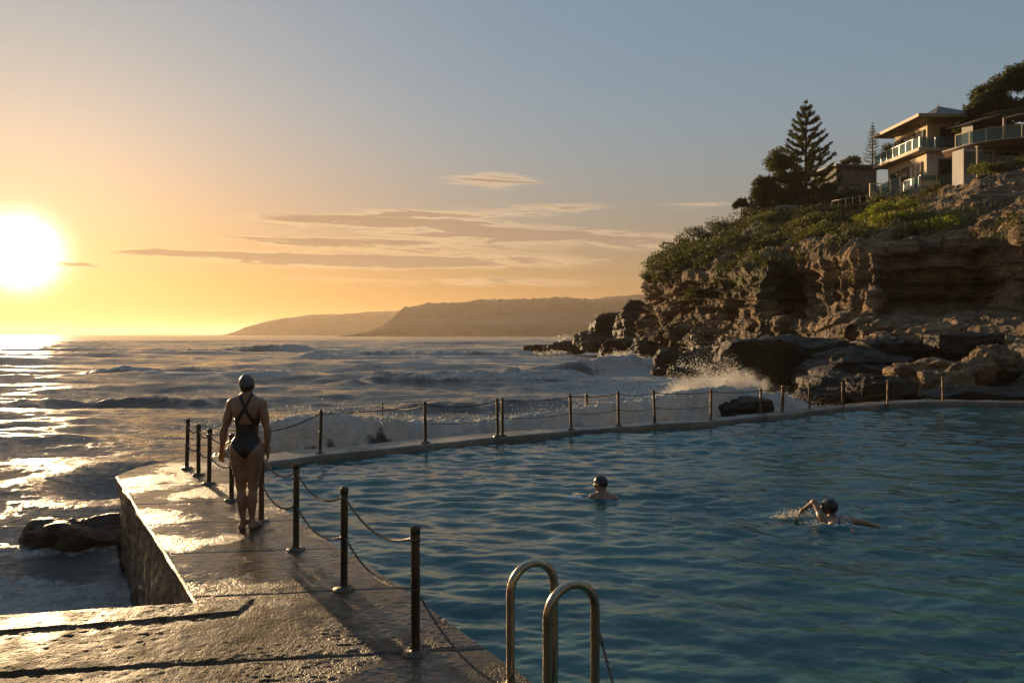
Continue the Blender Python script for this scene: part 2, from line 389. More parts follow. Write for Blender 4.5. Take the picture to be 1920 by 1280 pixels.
    fm = g.m('ADD', at('foam'), g.m('MULTIPLY', g.m('SUBTRACT', g.m('ADD', g.m('MULTIPLY', fn, .75), g.m('MULTIPLY', fn2, .25)), .5), 1.25))
    fm = g.m('ADD', fm, g.m('MULTIPLY', lace, .22))
    mask = g.m('MULTIPLY', g.step(fm, .42, .80), g.step(at('foam'), .03, .22))
    fd = g.node('ShaderNodeBsdfPrincipled', {'Base Color': g.mix(g.step(g.m('ADD', g.m('MULTIPLY', fn2, .5), g.m('MULTIPLY', fn, .5)), .38, .62), (.40, .44, .42), (.72, .69, .66)), 'Roughness': .75, 'Specular IOR Level': .2, 'Normal': g.bump(g.m('ADD', fn, g.m('MULTIPLY', fn2, .5)), .8, .12)})
    tr = g.node('ShaderNodeBsdfTranslucent', {'Color': (.75, .70, .62)})
    fsh = g.node('ShaderNodeMixShader', {0: .38, 1: fd.outputs[0], 2: tr.outputs[0]})
    mx = g.node('ShaderNodeMixShader', {0: mask, 1: b.outputs[0], 2: fsh.outputs[0]})
    g.l.new(mx.outputs[0], g.n['Material Output'].inputs[0])
    o = mk('sea_water', V, quads(len(r), len(th)), m, attrs={'foam': np.clip(foam, 0, 1), 'far': far})
    tag(o, kind='structure'); return o

# ------------------------------------------------------------------ the pool deck
POST_PX = [(779,1222),(645,1105),(555,1030),(490,977),(434,938),(392,906),(372,890),(350,878)]
POOL_EDGE = np.array([(4.6,-2.75), (.13,4.57), (-1.27,6.82), (-1.72,7.46), (-2.06,7.95), (-2.72,9.0), (-3.27,9.94), (-3.75,11.1), tuple(WALL_IN[0])])
LEFT_EDGE = np.array([(2.05,-1.1), (-2.49,5.93), (-5.97,11.3), (-6.0,11.95), (-5.6,13.0), tuple(WALL_OUT[0]+np.array([-.25, .05]))])
APRON = [np.array(p) for p in ((-2.49,5.93), (-13.,3.85), (-13.,-6.), (5.2,-6.))]
DECK_HULL = np.concatenate([LEFT_EDGE[1:], POOL_EDGE[::-1], [(5.2,-6.), (-13.,-6.), (-13.,3.75)]])
POOL_HULL = np.concatenate([POOL_EDGE, WALL_IN+_wn*(WALL_W*.9)[:, None], [(60, 20), (60, -6)]])
SHORE = np.array([P(u, v, d)[:2] for u, v, d in [(985,660,150),(1060,668,118),(1130,676,95),(1200,690,76),(1290,712,62),(1365,722,50),(1420,740,38),(1500,750,30)]])

JOINTS = [2.55, 3.85, 5.09, 6.39, 7.65, 8.86, 9.96, 11.1]
def deck_height(X, Y):
    c = Y-.12*X+.012*fbm(X*1.3, Y*1.3, octv=3)
    z = .006*fbm(X*.9, Y*.9, octv=3)+.0035*fbm(X*6, Y*6, octv=3)+(.0028+.0018*sstep(c, 6.6, 5.4))*(.30+.70*sstep(fbm(X*1.1+3, Y*1.1, octv=3), -.25, .2))*fbm(X*26, Y*42, octv=3, gain=.6)
    for j in JOINTS:
        dd = np.abs(c-j); z -= (.007 if j < 6 else .004)*np.exp(-(dd/.011)**2)+(.003 if j < 6 else .002)*np.exp(-(dd/.04)**2)
    # the near slab has settled: a lip that deepens towards the sea side
    lip = np.clip((-.2-X)/3.0, .12, 1)*.007
    z -= lip*sstep(c, 5.095, 5.075)
    # chips along the joint
    z -= .005*np.exp(-((c-5.05)/.06)**2)*np.clip(fbm(X*3, Y*0+2, octv=3), 0, 1)*2
    # raised kerb along the sea edge of the apron
    e1 = (Y-5.93)-.2*(X+2.49); k0 = (Y-5.73)-.25*(X+2.13)+.02*fbm(X*2, Y*2, octv=3)
    kerb = sstep(k0, -.015, .015)*sstep(e1, .05, .02)*sstep(X+.03*fbm(X*5, Y*5), -2.05, -2.12)
    z += .009*kerb*sstep(e1, .9, .6)
    return z
def grid_between(L, Rr, ns, nn, tt=None):
    def res(p, n, t=None):
        s = np.concatenate([[0], np.cumsum(np.linalg.norm(np.diff(p, axis=0), axis=1))])
        return np.stack([np.interp((np.linspace(0, 1, n) if t is None else t)*s[-1], s, p[:, k]) for k in (0, 1)], -1)
    A, B = res(L, ns, tt), res(Rr, ns, tt)
    w = np.linspace(0, 1, nn)[None, :, None]
    return A[:, None, :]*(1-w)+B[:, None, :]*w
def concrete(name, wetlo, wethi, c1, c2, bump=1.0):
    m, g, b = newmat(name)
    pos = g.node('ShaderNodeNewGeometry').outputs['Position']
    big = g.noise(pos, .9, 5, .6, .4); mid = g.noise(pos, 5, 5, .65); fine = g.noise(pos, 55, 4, .65); agg = g.node('ShaderNodeTexVoronoi', {'Vector': pos, 'Scale': 75}).outputs[0]
    col = g.mix(g.step(g.m('ADD', g.m('MULTIPLY', big, .6), g.m('MULTIPLY', mid, .4)), .36, .64), c1, c2)
    col = g.mix(g.m('MULTIPLY', g.step(fine, .52, .7), .45), col, tuple(x*.45 for x in c1))
    g.put(b.inputs['Base Color'], col)
    wet = g.step(g.m('ADD', g.m('MULTIPLY', big, .75), g.m('MULTIPLY', mid, .25)), .40, .56)
    # the far end is washed by the waves, the foreground has begun to dry
    sp = g.node('ShaderNodeSeparateXYZ', {0: pos}); along = g.m('SUBTRACT', sp.outputs[1], g.m('MULTIPLY', sp.outputs[0], -.25 if False else .12))
    washed = g.step(g.m('ADD', along, g.m('MULTIPLY', g.m('SUBTRACT', mid, .5), 2.5)), 5.6, 7.4)
    washed = g.m('MAXIMUM', washed, g.m('MULTIPLY', g.step(sp.outputs[0], -1.9, -.7), .75))
    rgh = g.m('ADD', wethi, g.m('MULTIPLY', wet, wetlo-wethi))
    g.put(b.inputs['Roughness'], g.m('ADD', rgh, g.m('MULTIPLY', g.m('SUBTRACT', 1.0, washed), .32)))
    g.put(b.inputs['Specular IOR Level'], g.m('ADD', .035, g.m('MULTIPLY', washed, .32)))
    b.inputs['IOR'].default_value = 1.45
    n1 = g.noise(g.scale(pos, (1, .6, 1)), 26, 5, .65); 
    hgt = g.m('ADD', g.m('MULTIPLY', n1, 1.0), g.m('MULTIPLY', agg, .35))
    st = g.m('MULTIPLY', g.m('SUBTRACT', 1.3, wet), .8*bump)
    g.put(b.inputs['Normal'], g.bump(hgt, st, .014))
    return m
def deck():
    mat = concrete('wet_concrete', .16, .40, (.036, .024, .0145), (.108, .075, .046))
    W = grid_between(LEFT_EDGE, POOL_EDGE, 900, 200, np.concatenate([np.linspace(0, .34, 160)[:-1], np.linspace(.34, .78, 560)[:-1], np.linspace(.78, 1, 182)]))
    X, Y = W[..., 0], W[..., 1]
    V = np.stack([X, Y, deck_height(X, Y)], -1); n0, n1 = X.shape
    skirt = lambda row: np.concatenate([row, row+[0, 0, -3.0]])
    mb = MB(); mb.add(V, quads(n0, n1))
    mb.add(skirt(V[:, -1]), quads(2, n0)); mb.add(skirt(V[-1, :]), quads(2, n1))
    o = mb.build('deck', mat); tag(o, kind='structure')
    # the apron in the foreground
    t = np.linspace(0, 1, 340)**1.5; s = np.linspace(0, 1, 360)**1.35
    a, b_, c_, d_ = APRON
    T, S = np.meshgrid(t, s, indexing='ij')
    Pp = (a*(1-S[..., None])+b_*S[..., None])*(1-T[..., None])+((d_*.0+np.array((2.05,-1.1)))*(1-S[..., None])+np.array((-13.,-6.))*S[..., None])*T[..., None]
    X, Y = Pp[..., 0], Pp[..., 1]
    V = np.stack([X, Y, deck_height(X, Y)], -1); mb = MB(); mb.add(V, quads(*X.shape))
    e = V[0]; mb.add(np.concatenate([e, e+[0, 0, -3.2]]), quads(2, len(e)))
    V2 = np.array([[2.05,-1.1,-.01],[-13,-6,-.01],[-13,-12,-.01],[5.2,-12,-.01],[4.6,-2.75,-.01]])
    o = mb.build('apron', mat); tag(o, kind='structure')
    # pale coping along the pool edge
    cm = concrete('coping_concrete', .14, .42, (.13, .11, .088), (.24, .205, .165), .8)
    inner = POOL_EDGE.copy(); t = np.gradient(inner, axis=0); t /= np.linalg.norm(t, axis=1)[:, None]; nrm = np.stack([-t[:, 1], t[:, 0]], -1)
    inn = inner+nrm*.27
    Gd = grid_between(inn, inner-nrm*.03, 700, 26)
    X, Y = Gd[..., 0], Gd[..., 1]
    zz = deck_height(X, Y)*.6+.018+.004*fbm(X*3, Y*3, octv=3)
    zz[:, 0] -= .04; zz[:, 1] -= .003; zz[:, -2] -= .004; zz[:, -1] -= .3
    o = mk('coping', np.stack([X, Y, zz], -1), quads(*X.shape), cm); tag(o, kind='structure')
    # side of the walkway down to the sea: a retaining wall with a worn, ragged far end
    A = np.array((-2.49, 5.93)); B = np.array((-5.97, 11.3)); e = B-A; n = np.array((-e[1], e[0]))/np.linalg.norm(e)*1.0
    s = np.linspace(-.02, 1, 260); zq = np.linspace(0, 1, 120)**1.7
    S, Z = np.meshgrid(s, zq, indexing='ij')
    zb = -3.0*Z; out = n if n[0] < 0 else -n
    wob = .05*fbm(S*9, zb*1.6, octv=4)+.05*sstep(zb, -.35, -1.4)*fbm(S*16+4, zb*4, octv=4)+.012*fbm(S*60, zb*14, octv=3)
    wob = wob*sstep(zb, 0, -.08)+.030*np.exp(-((zb+.04)/.05)**2)*sstep(zb, 0, -.025)
    jag = sstep(S, .9, 1.0)*(.12*fbm(zb*2.2, zb*0+1.3, octv=4)+.05)*sstep(zb, -.2, -.5)
    XY = A+e*(S-jag*.5)[..., None]+out*(wob-jag*.25)[..., None]
    ztop = deck_height(XY[..., 0], XY[..., 1])
    V = np.concatenate([XY, (zb+np.where(zb > -.05, ztop, 0))[..., None]], -1)
    mb = MB(); mb.add(V, quads(*S.shape))
    # end return of the wall
    E1 = V[-1]; C = np.array((-5.2, 12.6)); k = np.linspace(0, 1, 40)[:, None, None]
    R2 = E1[None]*(1-k)+np.concatenate([np.repeat(C[None], len(E1), 0), E1[:, 2:]], -1)[None]*k
    mb.add(R2, quads(40, len(E1)))
    wm, g, b = newmat('stained_wall_concrete')
    pos = g.node('ShaderNodeNewGeometry').outputs['Position']
    st = g.noise(g.scale(pos, (6, 6, .55)), 1.2, 6, .65, .3); bl = g.noise(pos, 2.2, 5, .6)
    col = g.mix(g.step(st, .36, .62), (.045, .030, .015), (.23, .165, .09)); col = g.mix(g.m('MULTIPLY', g.step(bl, .5, .68), .6), col, (.055, .05, .02))
    sep = g.node('ShaderNodeSeparateXYZ', {0: pos}).outputs[2]
    tide = g.step(g.m('ADD', sep, g.m('MULTIPLY', g.m('SUBTRACT', st, .5), 1.2)), -.55, -.95)
    col = g.mix(g.m('MULTIPLY', tide, .8), col, (.018, .015, .009))
    g.put(b.inputs['Base Color'], col); g.put(b.inputs['Roughness'], g.m('ADD', .22, g.m('MULTIPLY', bl, .45)))
    g.put(b.inputs['Normal'], g.bump(g.m('ADD', g.noise(pos, 18, 6, .7), st), .7, .03))
    o = mb.build('retaining_wall', wm); tag(o, 'stained brown concrete retaining wall dropping from the walkway into the sea', 'wall')
def far_wall():
    cm = concrete('pool_wall_concrete', .16, .5, (.12, .105, .088), (.25, .215, .175), .7)
    s = np.linspace(0, len(WALL_IN)-1, 620); ii = np.arange(len(WALL_IN))
    I = np.stack([np.interp(s, ii, WALL_IN[:, k]) for k in (0, 1)], -1); O = np.stack([np.interp(s, ii, WALL_OUT[:, k]) for k in (0, 1)], -1)
    I = I+.03*fbm(I[:, 0]*.8, I[:, 1], octv=3)[:, None]
    N = O-I; N /= np.linalg.norm(N, axis=1)[:, None]; N3 = np.concatenate([N, np.zeros((len(N), 1))], -1)
    rows = []
    def row(base, off, z): rows.append(np.concatenate([base, np.zeros((len(base), 1))], -1)+N3*off+np.stack([0*z, 0*z, z], -1))
    zt = .012*fbm(I[:, 0]*1.5, I[:, 1]*1.5, octv=3)+np.interp(I[:, 0], [-4.2, -3, 0, 9, 13], [-.005, .0, .0, .02, .05])
    z = lambda a: zt+a
    row(I, 0, zt*0-1.6); row(I, 0.0, z(-.12)); row(I, 0.0, z(-.028)); row(I, .012, z(-.006)); row(I, .035, z(0))
    for w in np.linspace(.1, .92, 10):
        rows.append(rows[4]*(1-w)+(np.concatenate([O, z(-.015)[:, None]], -1))*w+np.stack([0*zt, 0*zt, .006*fbm(I[:, 0]*6+w*9, I[:, 1]*6, octv=2)], -1))
    row(O, 0, z(-.03)); row(O, .03, z(-.1)); row(O, .06, zt*0-3.2)
    V = np.stack(rows, 0)
    o = mk('pool_wall', V.reshape(-1, 3), quads(len(rows), len(s))[:, ::-1], cm)
    tag(o, 'low curved concrete wall between the pool and the breaking surf', 'wall')
    return o
# ------------------------------------------------------------------ the pool water
PW = -.125
SWIM1 = G(1130, 934, PW); SWIM2 = G(1566, 984, PW)
def pool_water():
    r = np.exp(np.linspace(math.log(2.6), math.log(34), 900)); th = np.radians(np.linspace(-30, 62, 900))
    Rr, T = np.meshgrid(r, th, indexing='ij'); X = Rr*np.sin(T); Y = Rr*np.cos(T)
    res = np.gradient(r)[:, None]*np.ones_like(T)
    w1 = wave_set(14, .9, 3.2, .042, .38, math.radians(-100)); w2 = wave_set(50, .20, .75, .175, .40, math.radians(-97)); w3 = wave_set(34, .09, .24, .10, .6, math.radians(-94))
    gust = .75+.5*fbm(X/4, Y/3, octv=3)
    h = wave_height(X, Y, [w1], res)+wave_height(X, Y, [w2], res)*gust+wave_height(X, Y, [w3], res)*gust*.8
    foam = np.zeros_like(X)
    fx = fbm(X*4.5, Y*4.5, octv=4, gain=.6)
    for c, k in ((SWIM1, .35), (SWIM2, 1.0)):
        dx, dy = X-c[0], Y-c[1]; q = np.hypot(dx, dy*1.2)
        h += .020*np.sin(q*11)*np.exp(-q/.9)*(.55+.45*k)
        for (ox, oy, sx, sy, a) in (((-.36, -.02, .22, .10, .9), (-.55, .05, .12, .07, .6), (.12, -.22, .34, .07, .55), (.7, -.1, .7, .09, .35), (.95, .15, .5, .08, .25)) if k == 1 else ((-.40, .02, .16, .06, .8), (.36, -.04, .14, .05, .6), (.0, -.16, .2, .05, .4))):
            e = np.exp(-((dx-ox)/sx)**2-((dy-oy)/sy)**2)
            foam = np.maximum(foam, a*sstep(e+.55*fx, .3, .9)); h += .045*k*e*(.6+fx)
    # bow wave by the first swimmer
    dx, dy = X-SWIM1[0], Y-SWIM1[1]; h += .035*np.exp(-((dy-.12-.06*dx)/.09)**2)*np.exp(-(dx/.9)**2)
    V = np.stack([X, Y, PW+h], -1).reshape(-1, 3)
    pin = POOL_EDGE.copy(); t = np.gradient(pin, axis=0); t /= np.linalg.norm(t, axis=1)[:, None]
    hull = np.concatenate([pin+np.stack([-t[:, 1], t[:, 0]], -1)*.12, WALL_IN+_wn*.15, [(60, 20), (60, -6)]])
    keep = inside(X, Y, hull).ravel(); Q = quads(len(r), len(th)); Q = Q[keep[Q].all(1)]
    used = np.zeros(len(V), bool); used[Q.ravel()] = True; idx = np.cumsum(used)-1
    m, g, b = newmat('pool_water')
    pos = g.node('ShaderNodeNewGeometry').outputs['Position']
    big = g.noise(g.scale(pos, (.8, 1, 1)), .35, 3)
    g.put(b.inputs['Base Color'], g.mix(g.step(big, .3, .7), (.022, .078, .081), (.038, .120, .117)))
    b.inputs['Roughness'].default_value = .045; b.inputs['IOR'].default_value = 1.33
    n1 = g.noise(g.scale(pos, (.6, 1.3, 1)), 7.5, 5, .62, .3)
    g.put(b.inputs['Normal'], g.bump(n1, .25, .03))
    at = g.node('ShaderNodeAttribute', attribute_name='foam').outputs['Fac']
    fn = g.noise(pos, 22, 6, .7, .4)
    mask = g.m('MULTIPLY', g.step(g.m('ADD', at, g.m('MULTIPLY', g.m('SUBTRACT', fn, .5), 1.5)), .38, .75), g.step(at, .05, .2))
    fd = g.node('ShaderNodeBsdfPrincipled', {'Base Color': (.55, .57, .59), 'Roughness': .6, 'Normal': g.bump(fn, .6, .04)})
    mx = g.node('ShaderNodeMixShader', {0: mask, 1: b.outputs[0], 2: fd.outputs[0]})
    g.l.new(mx.outputs[0], g.n['Material Output'].inputs[0])
    o = mk('pool_water', V[used], idx[Q], m, attrs={'foam': foam.ravel()[used]}); tag(o, kind='structure')
deck(); far_wall(); pool_water(); sea_mesh()
# ------------------------------------------------------------------ the cliff
CLIFF = [  # columns of (u, v, distance) from the foot in the sea to the brow of the slope
 [(1330,693,125),(1325,672,125.5),(1320,640,126),(1318,615,127),(1316,592,128),(1315,566,128.5),(1314,525,129),(1312,505,130),(1300,470,131)],
 [(1240,693,100),(1238,672,100.5),(1236,640,101),(1235,615,102),(1234,592,103),(1234,566,103.5),(1238,525,104),(1242,500,105),(1262,488,107)],
 [(1185,695,78),(1190,676,79),(1194,640,80),(1199,615,81),(1203,590,82),(1206,566,83),(1212,525,84),(1219,490,86),(1243,490,90)],
 [(1230,700,73),(1230,680,73.5),(1230,645,75),(1230,615,76),(1231,590,77),(1231,570,78),(1234,530,79),(1242,488,82),(1264,480,92)],
 [(1290,708,66),(1290,685,67),(1290,645,69),(1290,610,70.5),(1290,590,72),(1290,570,72),(1290,525,73),(1290,470,80),(1302,464,95)],
 [(1370,715,58),(1370,690,60),(1370,650,62),(1370,605,64),(1370,590,66),(1370,565,66),(1370,522,66.5),(1370,455,77),(1378,428,97)],
 [(1400,718,56),(1400,695,57),(1400,650,58),(1402,605,59),(1402,590,60),(1400,568,61),(1398,525,63),(1400,455,75),(1405,412,97)],
 [(1440,720,52),(1440,700,52.6),(1440,650,53),(1440,603,53.5),(1440,590,55),(1440,566,56),(1437,512,59),(1440,456,71),(1440,398,97)],
 [(1452,722,51.5),(1452,700,52),(1452,650,52.5),(1452,603,53),(1454,590,57),(1456,566,60),(1458,505,61),(1456,455,70),(1455,396,97)],
 [(1490,724,50),(1490,702,51),(1490,650,52),(1490,604,52.5),(1492,590,56.5),(1494,568,60.5),(1494,492,61),(1492,448,67),(1486,392,96)],
 [(1504,725,49),(1504,703,50),(1504,650,51),(1504,605,51.5),(1503,590,54),(1502,570,57.5),(1500,486,59),(1500,442,65),(1500,390,95)],
 [(1560,728,45),(1560,705,46),(1560,650,46.5),(1560,606,47),(1560,590,49),(1560,571,51),(1560,478,53),(1560,424,63),(1560,385,92)],
 [(1640,734,40),(1640,708,41),(1640,650,42),(1640,607,43),(1640,592,45),(1640,573,46),(1640,472,48.5),(1640,430,57),(1630,394,80)],
 [(1660,735,39),(1660,708,40),(1660,650,41.5),(1660,607,42.5),(1660,591,46.5),(1660,570,48),(1660,470,48.5),(1660,424,57),(1660,384,78)],
 [(1735,738,36),(1735,711,37),(1735,652,39.5),(1735,608,41),(1735,588,46.5),(1735,570,47),(1735,462,47.5),(1735,398,57),(1735,370,76)],
 [(1835,744,31),(1835,714,33),(1835,654,36),(1835,608,38.5),(1835,586,44),(1835,562,45.5),(1835,452,45.5),(1835,386,52),(1838,328,66)],
 [(1850,745,30.5),(1850,715,32.5),(1850,655,35.5),(1850,608,38.2),(1850,586,42.5),(1850,562,43.5),(1850,450,44),(1850,384,51),(1852,325,66)],
 [(1915,749,28.5),(1915,718,31),(1915,655,34),(1915,608,37),(1915,586,40),(1915,560,40.5),(1915,440,41),(1915,374,48),(1920,316,64)],
 [(2050,760,25),(2050,722,28),(2050,655,31),(2050,600,34),(2050,580,38),(2050,550,39),(2050,425,39),(2050,350,44),(2050,270,58)],
 [(2400,790,20),(2400,745,23),(2400,655,26),(2400,600,28),(2400,580,32),(2400,540,33),(2400,410,33),(2400,330,38),(2400,215,52)],
 [(3300,850,16),(3300,800,19),(3300,655,22),(3300,590,24),(3300,570,28),(3300,530,29),(3300,400,29),(3300,320,34),(3300,200,46)]]
def resamp(a, x, axis):
    i = np.clip(np.floor(x).astype(int), 0, a.shape[axis]-2); f = x-i
    sh = [1]*a.ndim; sh[axis] = -1; f = f.reshape(sh)
    return np.take(a, i, axis)*(1-f)+np.take(a, i+1, axis)*f
def cliff_surface():
    K = np.array([[P(*q) for q in col] for col in CLIFF])                     # columns x levels x 3
    K[:, 0, 2] = np.minimum(K[:, 0, 2], SEA-.9)
    # plateau behind the brow
    b1 = K[:, -1]+np.array([3.0, 9.0, .9]); b2 = b1+np.array([12.0, 26.0, 2.0]); b3 = b2+np.array([30.0, 30.0, -3.0])
    K = np.concatenate([K, b1[:, None], b2[:, None], b3[:, None]], 1)
    us = np.array([np.mean([q[0] for q in col]) for col in CLIFF])
    xs = []
    wts = [30, 34, 26, 36, 50, 22, 26, 12, 22, 10, 32, 46, 20, 44, 60, 16, 40, 60, 50, 36]
    for k, w in enumerate(wts): xs.append(k+np.arange(w)/w)
    xs = np.concatenate(xs+[[len(CLIFF)-1.0]])
    ts = []
    for k, w in enumerate([16, 34, 30, 14, 22, 62, 34, 50, 10, 8, 5]): ts.append(k+np.arange(w)/w)
    ts = np.concatenate(ts+[[11.0]])
    S = resamp(resamp(K, xs, 0), ts, 1)
    # relax the net a little so that its corners round off
    for _ in range(3):
        S[1:-1] = .5*S[1:-1]+.25*(S[:-2]+S[2:]); S[:, 1:-1] = .5*S[:, 1:-1]+.25*(S[:, :-2]+S[:, 2:])
    return S, xs, ts
def cliff():
    S, xs, ts = cliff_surface()
    X, Y, Z = S[..., 0].copy(), S[..., 1].copy(), S[..., 2].copy()
    T = np.broadcast_to(ts[None, :], X.shape); U = np.broadcast_to(xs[:, None], X.shape)
    du = np.gradient(S, axis=0); dt = np.gradient(S, axis=1)
    N = np.cross(du, dt); N /= np.linalg.norm(N, axis=2)[..., None]+1e-9
    flip = (N[..., 1]*-.7+N[..., 0]*-.6+N[..., 2]*.4).mean() < 0
    if flip: N = -N
    dist = np.hypot(X, Y)
    sc_ = np.clip(dist/55, .55, 1.7)
    rock = sstep(T, 7.2, 6.0)                                                # bare rock fades into planted slope
    veg_n = fbm(X/5, Y/5, Z/5, 4)
    right = sstep(U, 13.0, 14.3)
    veg = sstep(T+veg_n*1.5-right*.55, 5.95, 6.45)*sstep(T, 8.9, 8.3)
    veg *= 1-.85*right*sstep(T+veg_n*.9, 6.55, 6.95)
    veg = np.maximum(veg, sstep(veg_n+.15*np.sin(U*1.7)+.22*np.exp(-((U-7.0)/2.6)**2), .16, .34)*sstep(T, 5.05, 5.5)*(1-right*.6))
    # displacement: blocks, beds, ribs, pits
    zz = Z+.7*fbm(X/9, Y/9, octv=2)
    big = fbm(X/7, Y/7, Z/5, 4)*1.5
    bed = zz*1.15; fr = bed-np.floor(bed); lay = _hash(np.floor(bed).astype(np.int64), np.floor(bed).astype(np.int64)*0+3, np.floor(bed).astype(np.int64)*0)
    jog = vnoise(X/1.7+9, Y/1.7, Z/1.7)*.5; al = (X*.35-Y*.94)/2.3+jog+lay*5.3; cellk = np.floor(al).astype(np.int64); fc = al-np.floor(al)
    block = _hash(cellk, np.floor(bed).astype(np.int64), cellk*0+7)*sstep(fc, 0, .06)*sstep(fc, 1, .94)*sstep(fr, 0, .10)*sstep(fr, 1, .9)
    al2 = (X*.5+Y*.86)/.95+jog*1.7+lay*2.1; bed2 = zz*2.7; c2 = np.floor(al2).astype(np.int64); f2 = al2-np.floor(al2); g2 = bed2-np.floor(bed2)
    block2 = _hash(c2, np.floor(bed2).astype(np.int64), c2*0+3)*sstep(f2, 0, .10)*sstep(f2, 1, .9)*sstep(g2, 0, .15)*sstep(g2, 1, .85)
    beds = (lay*.5+.25*vnoise(X/3.5, Y/3.5, np.floor(bed)*3.3))*sstep(fr, 0, .22)*sstep(fr, 1.0, .86)
    along = X*.35-Y*.94
    rib = 1-np.abs(fbm(along/1.5+Z*.10, Z/5.5, X/8, 3))*2.2
    rid = 1-2*np.abs(fbm(X/2.1, Y/2.1, Z/1.6, 4))
    fine = fbm(X/.8, Y/.8, Z/.5, 4)
    cell = fbm(X/1.3, Y/1.3, Z/1.3, 3)
    wall = sstep(T, 4.0, 5.0)*sstep(T, 6.4, 5.9)
    ribzone = wall*np.exp(-((U-11.2)/1.5)**2)+.8*sstep(T, 1.7, 2.4)*sstep(T, 4.2, 3.3)*np.exp(-((U-6.8)/1.1)**2)
    smooth_slab = wall*np.exp(-((U-16.6)/.45)**2)
    low = sstep(T, 3.3, 2.2)
    disp = (big*.80*(1-smooth_slab)+(beds*.8+block*.34+block2*.11)*(1-.55*ribzone)*(1-.8*smooth_slab)+rid*.30*(.5+low*.7)+ribzone*rib*.75+fine*.20+np.maximum(0, -cell-.15)*-.9*(1-smooth_slab))*sc_
    disp = disp*(.25+.75*rock)+(1-rock)*(fbm(X/3, Y/3, Z/3, 4)*.8+fine*.15)
    flat = sstep(T, 8.0, 8.6)
    disp = disp*(1-.8*flat)
    S2 = S+N*disp[..., None]
    ridged = rock
    m, g, b = newmat('sandstone')
    pos = g.node('ShaderNodeNewGeometry').outputs['Position']
    at = lambda n: g.node('ShaderNodeAttribute', attribute_name=n).outputs['Fac']
    warp = g.v('ADD', pos, g.v('SCALE', g.noise(pos, .25, 3, out='Color'), (0, 0, 0)))
    n1 = g.noise(g.scale(pos, (.12, .12, 1.1)), 1.3, 6, .65, .6); n2 = g.noise(pos, .55, 6, .65); n3 = g.noise(pos, 3.2, 6, .68)
    col = g.mix(g.step(n1, .34, .66), (.088, .055, .030), (.31, .20, .105))
    col = g.mix(g.m('MULTIPLY', g.step(n2, .42, .62), .65), col, (.045, .031, .020))
    col = g.mix(g.m('MULTIPLY', g.step(n3, .52, .70), .55), col, (.022, .016, .011))
    sepz = g.node('ShaderNodeSeparateXYZ', {0: pos}).outputs[2]
    tide = g.step(g.m('ADD', sepz, g.m('MULTIPLY', g.m('SUBTRACT', n2, .5), 5.0)), 2.6, .6)
    col = g.mix(g.m('MULTIPLY', tide, .7), col, (.024, .019, .014))
    vcol = g.mix(g.step(n2, .4, .6), (.030, .040, .012), (.075, .075, .022))
    col = g.mix(g.m('MULTIPLY', at('veg'), g.step(n3, .30, .48)), col, vcol)
    g.put(b.inputs['Base Color'], col)
    g.put(b.inputs['Roughness'], g.m('SUBTRACT', .86, g.m('MULTIPLY', tide, .35)))
    b.inputs['Specular IOR Level'].default_value = .3
    crk = g.node('ShaderNodeTexVoronoi', {'Vector': g.scale(g.v('ADD', pos, g.node('ShaderNodeTexNoise', {'Vector': pos, 'Scale': .8, 'Detail': 3.0}).outputs['Color']), (.55, .55, 1.3)), 'Scale': .9}, feature='DISTANCE_TO_EDGE').outputs[0]
    bh = g.m('ADD', g.m('ADD', g.noise(pos, 2.6, 7, .7), g.m('MULTIPLY', g.step(crk, .0, .05), .7)), g.m('MULTIPLY', g.noise(g.scale(pos, (.4, .4, 2.4)), 2.2, 6, .65), .8))
    g.put(b.inputs['Normal'], g.bump(bh, .9, .28))
    f = quads(*X.shape)
    o = mk('cliff', S2.reshape(-1, 3), f if not flip else f[:, ::-1], m, attrs={'veg': veg}, smooth=False)
    tag(o, kind='structure')
    return S2, N, veg, T, U, m

